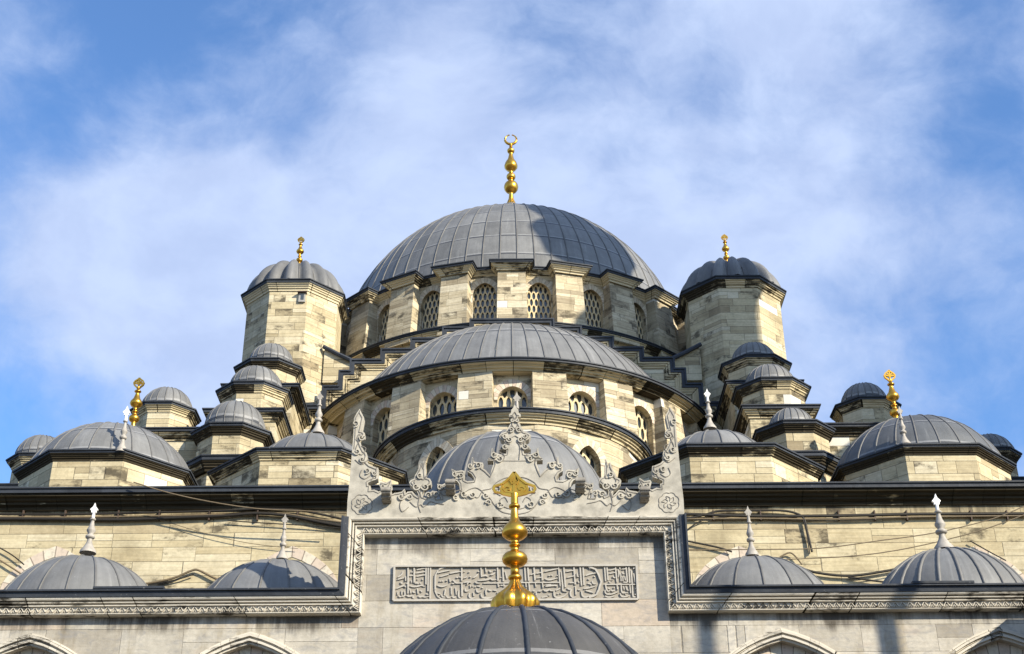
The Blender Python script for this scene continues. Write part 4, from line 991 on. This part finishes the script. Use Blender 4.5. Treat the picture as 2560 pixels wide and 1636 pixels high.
for q_ in ((889, 1060, 9, 1.6, -1), (904, 1095, 8, 0, 1), (893, 1130, 9, 3, -1), (906, 1150, 8, 0, 1), (918, 1178, 8, 2, -1), (936, 1184, 7, 0, 1), (958, 1218, 7, 1, 1), (975, 1222, 8, 3, -1), (1003, 1243, 9, 0, 1), (1025, 1243, 8, 3, -1), (1040, 1218, 10, 0, 1), (1063, 1218, 10, 3, -1),
           (1050, 1190, 8, 1, 1), (1072, 1240, 9, 3, 1), (1090, 1238, 8, 0, -1), (1100, 1218, 8, 0, 1), (1115, 1222, 8, 2, -1), (1137, 1186, 8, 0, 1), (1152, 1190, 8, 2, -1), (1176, 1166, 8, 0, 1), (1195, 1164, 9, 2, -1), (1235, 1138, 9, 0, 1), (1250, 1148, 9, 3, -1), (1262, 1118, 8, 0, 1), (1274, 1100, 8, 3, -1),
           (1262, 1092, 7, 0, 1), (1278, 1075, 7, 2, -1), (1281, 1052, 5, 0, 1), (1160, 1236, 10, 0, 1), (1182, 1238, 9, 3, -1), (1140, 1244, 8, 1, 1), (1214, 1240, 9, 0, 1), (1242, 1222, 11, 2, -1), (1250, 1262, 11, 0, 1), (1222, 1258, 8, 3, 1)):
    scroll(*q_[:5])
sc.build('scroll_carving', MCARVE, crest)
# incised line running round every leaf of the outline
inn = []
for i in range(4, len(pts) - 6):
    a, b, c = pts[i - 1], pts[i], pts[i + 1]
    tx, ty = c[0] - a[0], c[1] - a[1]; l = math.hypot(tx, ty) or 1
    inn.append((b[0] + ty / l * .045, b[1] - tx / l * .045))
seg = []
for i in range(len(inn) - 1):
    d = math.dist(inn[i], inn[i + 1]); dp = (inn[i + 1][0] - inn[i][0]) * (pts[i + 5][0] - pts[i + 4][0]) + (inn[i + 1][1] - inn[i][1]) * (pts[i + 5][1] - pts[i + 4][1])
    if dp > 0 and d > .02:
        for f_ in (lambda p: p, mir): rl.ribbon([f_(inn[i]), f_(inn[i + 1])], .014, CP, -.01, .010)
rl.build('arabesque_relief', MGROOVE, crest)
for i, (x, y) in enumerate(((968, 1242), (1127, 1222), (1449, 1218), (1609, 1240))):
    p = at(x, y, YC); q = MB()
    pr = [(-.02, -.17), (.08, -.18), (.20, -.17), (.30, -.11), (.40, -.08), (.45, .0), (.44, .06), (.36, .08), (.28, .05), (.20, .08), (-.02, .10)]
    q.prism(pr, lambda a, b, h, p=p: (p.x + h, YC - a, p.z + b), -.10, .10)
    for a_, b_ in ((.40, .0), (.26, -.10), (.10, -.13)): q.tube([(p.x - .115, YC - a_, p.z + b_), (p.x + .115, YC - a_, p.z + b_)], .055, 8)
    q.build('bracket', MBRACK, portal)
# ------------------------------------------------------------------ finials in place
q = MB(); q.lathe([(1.5, 39.4), (1.0, 40.3), (.62, 41.0), (.45, 41.5), (.1, 41.55)], (0, 60.9, EYE), 24); q.build('finial_mount', LEADN, gd)
gold_finial((0, 60.9, Z(41.5)), 4.62, 'tall gilded finial with crescent on top of the great dome', 'crescent', rs=.80)
gold_finial((-9.5, 53, Z(32.84)), 1.72, 'small gilded finial on the dome of the left octagonal tower', 'leaf')
gold_finial((9.62, 53, Z(32.82)), 1.72, 'small gilded finial on the dome of the right octagonal tower', 'leaf')
gold_finial((-12.28, 40.9, Z(19.12)), 2.05, 'gilded finial on the big low dome at the left', 'leaf')
gold_finial((12.42, 40.9, Z(19.12)), 2.15, 'gilded finial on the big low dome at the right', 'leaf')
sf = [(at(220, 1380, 34.3), 1.35, 'marble finial with bright white tip on the far left porch dome', 'white', 1.), (at(705, 1396, 34.3), 1.22, 'slim grey marble finial on the porch dome left of the portal', 'grey', .8),
      (at(1880, 1388, 34.3), 1.35, 'slender grey marble finial on the porch dome right of the portal', 'grey', .85), (at(2360, 1372, 34.3), 1.52, 'marble finial with bright white tip on the far right porch dome', 'white', 1.1),
      (Vector((.12, 34.3, Z(15.80))), 1.45, 'pale marble finial rising behind the portal crest', 'grey', .7), (at(794, 1083, 41.), 1.50, 'pale marble finial on the low dome left of the portal crest', 'grey', .95),
      (at(1775, 1071, 41.), 1.42, 'pale marble finial on the low dome right of the portal crest', 'white', .95), (at(303, 1129, 38.12), 1.50, 'marble finial at the front corner of the broad left dome, before its gilded finial', 'white', .8),
      (at(2262, 1110, 38.12), 1.25, 'grey marble finial at the front corner of the broad shaded right dome', 'grey', .9)]
for p, h, lab, tip, th in sf: stone_finial(tuple(p), h, lab, tip, thin=th)

# ------------------------------------------------------------------ ablution fountain dome in the foreground
fo = thing('fountain_pavilion', (0.06, 20, 0), 'domed fountain pavilion in the foreground, its dark lead dome with thick ribs', 'pavilion')
dome(fo, .06, 20., 4.02, 2.38, 3.6, 20, 3, ribr=.036, phase=.06, ribm=LEADE, m=lead_mat('dark_grey_sheet_lead', (.062, .060, .057), .4))
q = MB(); sweep(q, octagon(.06, 20, 2.6), True, [(-.1, Z(2.6)), (0, Z(2.6)), (0, Z(3.2)), (.5, Z(3.3)), (.5, Z(3.45)), (-.4, Z(3.65))], PL); q.build('eave', LEADE, fo)
for x, y in octagon(.06, 20, 2.4):
    q = MB(); q.lathe([(.22, 0), (.22, .2), (.14, .3), (.13, Z(2.2)), (.22, Z(2.6))], (x, y, 0), 16); q.build('column', MSTONE, fo)
q = MB(); q.lathe([(1.7, 0), (1.7, 1.3), (1.8, 1.4), (1.8, 1.5), (.1, 1.5)], (.06, 20, 0), 24); q.build('basin', MCARVE, fo)
fb = at(1288, 1519, 20.)
gold_finial((fb.x, 20., fb.z - .03), 2.16, 'large gilded finial with pierced crest on the foreground fountain dome', 'big')

# ------------------------------------------------------------------ right arm of the courtyard arcade and the minaret (beyond the frame, they shade the front)
for sx, nm in ((1, 'right'),):
    t = thing('side_arcade', (sx * 14.4, 18, 0), 'domed side arcade of the courtyard on the %s' % nm, 'arcade')
    q = MB(); q.box(12.3, 17.5, -2, 30.4, Z(7.5), Z(10.0)); q.build('wall', MARBLE, t)
    q = MB(); q.box(12.1, 17.7, -2, 30.0, Z(10.0), Z(10.35)); q.build('cornice', CORN, t)
    for i in range(6):
        y = 24.9 - i * 5; dome(t, 14.6, y, 10.2, 2.1, 10.3, 20, 1)
        q = MB(); q.lathe([(.42, 0), (.42, .3), (.32, .4), (.3, Z(5.6)), (.45, Z(7.5))], (12.7, y + 2.5, 0), 16); q.build('column', MSTONE, t)
    stone_finial((14.4, 24.9, Z(12.2)), 1.6, 'marble finial on the nearest dome of the right side arcade', 'white')
mn = thing('minaret', (24.9, 36.2, 0), 'tall stone minaret with three balconies at the right corner of the prayer hall', 'minaret')
q = MB(); q.lathe([(2.1, Z(28)), (2.0, Z(41)), (2.1, Z(41.6)), (2.7, Z(42.6)), (2.7, Z(43.8)), (1.8, Z(43.8)), (1.7, Z(48.4)), (1.95, Z(48.9)), (2.4, Z(49.5)), (2.4, Z(51.4)), (1.5, Z(51.4)), (1.4, Z(54)), (1.0, Z(54.6)), (.9, Z(66))], (24.9, 36.2, 0), 24); q.build('shaft', STONE, mn)
q = MB(); q.lathe([(1.2, Z(66)), (.1, Z(74))], (24.9, 36.2, 0), 24); q.build('spire', LEADN, mn)
q = MB(); q.box(22.5, 27.3, 33.8, 38.6, 0, Z(28)); q.build('pedestal', STONE, mn)
for i, (x, y, w__, h) in enumerate(((18.0, 19.32, .10, 20.6), (18.0, 22.75, .115, 17.6))):  # two slender shafts added out of frame to cast shadow bands on the porch
    t = thing('occluder', (x, y, Z(10.3)), 'tall slender stone chimney added above the side arcade to shade the porch wall, %s' % ('the taller one' if i == 0 else 'the shorter one'), 'occluder', 'occluders added above the side arcade')
    q = MB(); q.box(x - w__, x + w__, y - w__, y + w__, Z(10.3), Z(h)); q.build('shaft', STONE, t)
    q = MB(); q.lathe([(w__ * 1.3, 0), (w__ * 1.3, .15), (.05, .5)], (x, y, Z(h)), 8); q.build('cap', LEADN, t)

# ------------------------------------------------------------------ cables, clips and small fittings on the hall wall
def cable(pts, r, m, label, Y=38.2, nm='cable'):
    c = curve(pts, 5); mb = MB(); P = [at(x, y, Y) for x, y in c]
    mb.tube(P, r, 5); o = mb.build(nm, m, None, P[0]); tag(o, label, 'cable', 'cables strung along the hall wall'); return o
cable([(-20, 1286), (120, 1287), (260, 1285), (420, 1281), (560, 1277), (650, 1273), (740, 1276), (800, 1286), (862, 1300)], .035, CABLE, 'upper black cable along the hall wall left of the portal')
cable([(-20, 1298), (120, 1298), (300, 1300), (440, 1295), (560, 1290), (640, 1284), (720, 1290), (800, 1306), (866, 1318)], .055, CABLE, 'thick sagging black cable bundle under the cornice left of the portal')
cable([(-20, 1293), (180, 1294), (420, 1290), (600, 1286), (700, 1284), (780, 1296), (866, 1308)], .028, CABLEB, 'brown cable between two black ones left of the portal')
cable([(334, 1206), (420, 1232), (520, 1254), (640, 1272), (760, 1278), (866, 1284)], .020, CABLEB, 'long pale wire slanting down from the cornice left of the portal', 37.6)
cable([(570, 1302), (640, 1307), (760, 1314), (866, 1322)], .018, CABLE, 'thin straight black wire just below the cable bundle, left of the portal')
cable([(400, 1300), (520, 1336), (620, 1358), (700, 1368), (745, 1372)], .010, CABLEB, 'hair thin wire hanging low across the wall left of the portal')
cable([(-10, 1365), (30, 1388), (60, 1412)], .02, CABLE, 'short black wire at the far left edge going down to the dome'); cable([(-10, 1395), (30, 1420), (60, 1440)], .025, CABLEB, 'brown wire at the far left edge behind the dome')
cable([(365, 1460), (430, 1447), (480, 1427), (498, 1427), (530, 1443), (552, 1453)], .035, CABLEB, 'bent brown conduit between the two left porch domes')
cable([(370, 1463), (440, 1450), (485, 1436)], .02, CABLE, 'short black wire under the bent conduit between the left porch domes')
cable([(1712, 1298), (1760, 1288), (1800, 1278), (1870, 1277), (1950, 1277), (1990, 1284), (2010, 1298), (2018, 1330), (2030, 1380)], .035, CABLE, 'black cable arching over and hanging down right of the portal')
cable([(1712, 1286), (1900, 1291), (2100, 1290), (2300, 1286), (2570, 1285)], .05, CABLE, 'thick straight black cable along the hall wall right of the portal')
cable([(1712, 1298), (1900, 1297), (2080, 1299), (2300, 1293), (2570, 1290)], .03, CABLEB, 'brown cable just under the thick black one right of the portal')
cable([(2008, 1300), (2018, 1340), (2024, 1385)], .02, CABLE, 'short black wire end hanging down the wall right of the portal')
cable([(1715, 1375), (1900, 1374), (2050, 1371), (2200, 1352), (2340, 1332), (2480, 1298), (2570, 1262)], .016, CABLEB, 'upper of two long sagging wires right of the portal', 37.2)
cable([(1930, 1400), (2100, 1393), (2220, 1380), (2340, 1356), (2460, 1324), (2570, 1284)], .016, CABLEB, 'lower of two long sagging wires right of the portal', 37.2)
cable([(1990, 1415), (2040, 1432), (2130, 1440), (2240, 1424)], .04, CABLE, 'thick sagging cable between the two right porch domes')
cable([(2120, 1443), (2180, 1452), (2215, 1456)], .03, CABLE, 'short cable behind the far right porch dome')
cable([(1945, 1397), (1970, 1383), (1985, 1388), (2005, 1412)], .025, CABLEB, 'small bent conduit above the dome right of the portal')
cable([(2426, 1353), (2470, 1378), (2515, 1402)], .02, CABLE, 'short slanting wire at the upper right behind the far right porch dome')
cable([(1712, 1330), (1760, 1300), (1850, 1290)], .02, CABLE, 'thin black wire rising right of the portal edge'); cable([(1712, 1352), (1790, 1368), (1830, 1380)], .03, CABLE, 'black cable dropping at the right portal edge')
for i, x in enumerate((60, 165, 298, 400, 525, 645, 745, 1782, 1900, 2095, 2185, 2265, 2425, 2515)):
    p = at(x, 1290, 38.3); q = MB(); q.box(p.x - .02, p.x + .02, 38.18, 38.3, p.z - .17, p.z + .13)
    tag(q.build('cable_clip', IRON, None, p), 'iron clip pinning the cables to the hall wall', 'clip', 'iron cable clips on the hall wall')
q = MB(); p = at(755, 744, 53 - 2.02)
bx = thing('wall_box', p, 'small grey metal box with dark slit high on the left tower', 'box')
q.box(p.x - .14, p.x + .14, p.y - .02, p.y + .2, p.z - .22, p.z + .2); q.build('case', BOX, bx)
q = MB(); q.box(p.x - .19, p.x + .19, p.y - .14, p.y + .2, p.z + .2, p.z + .25); q.build('cap', IRON, bx)
q = MB(); q.box(p.x - .05, p.x + .08, p.y - .03, p.y - .005, p.z - .12, p.z + .1); q.build('slit', GLASS, bx)
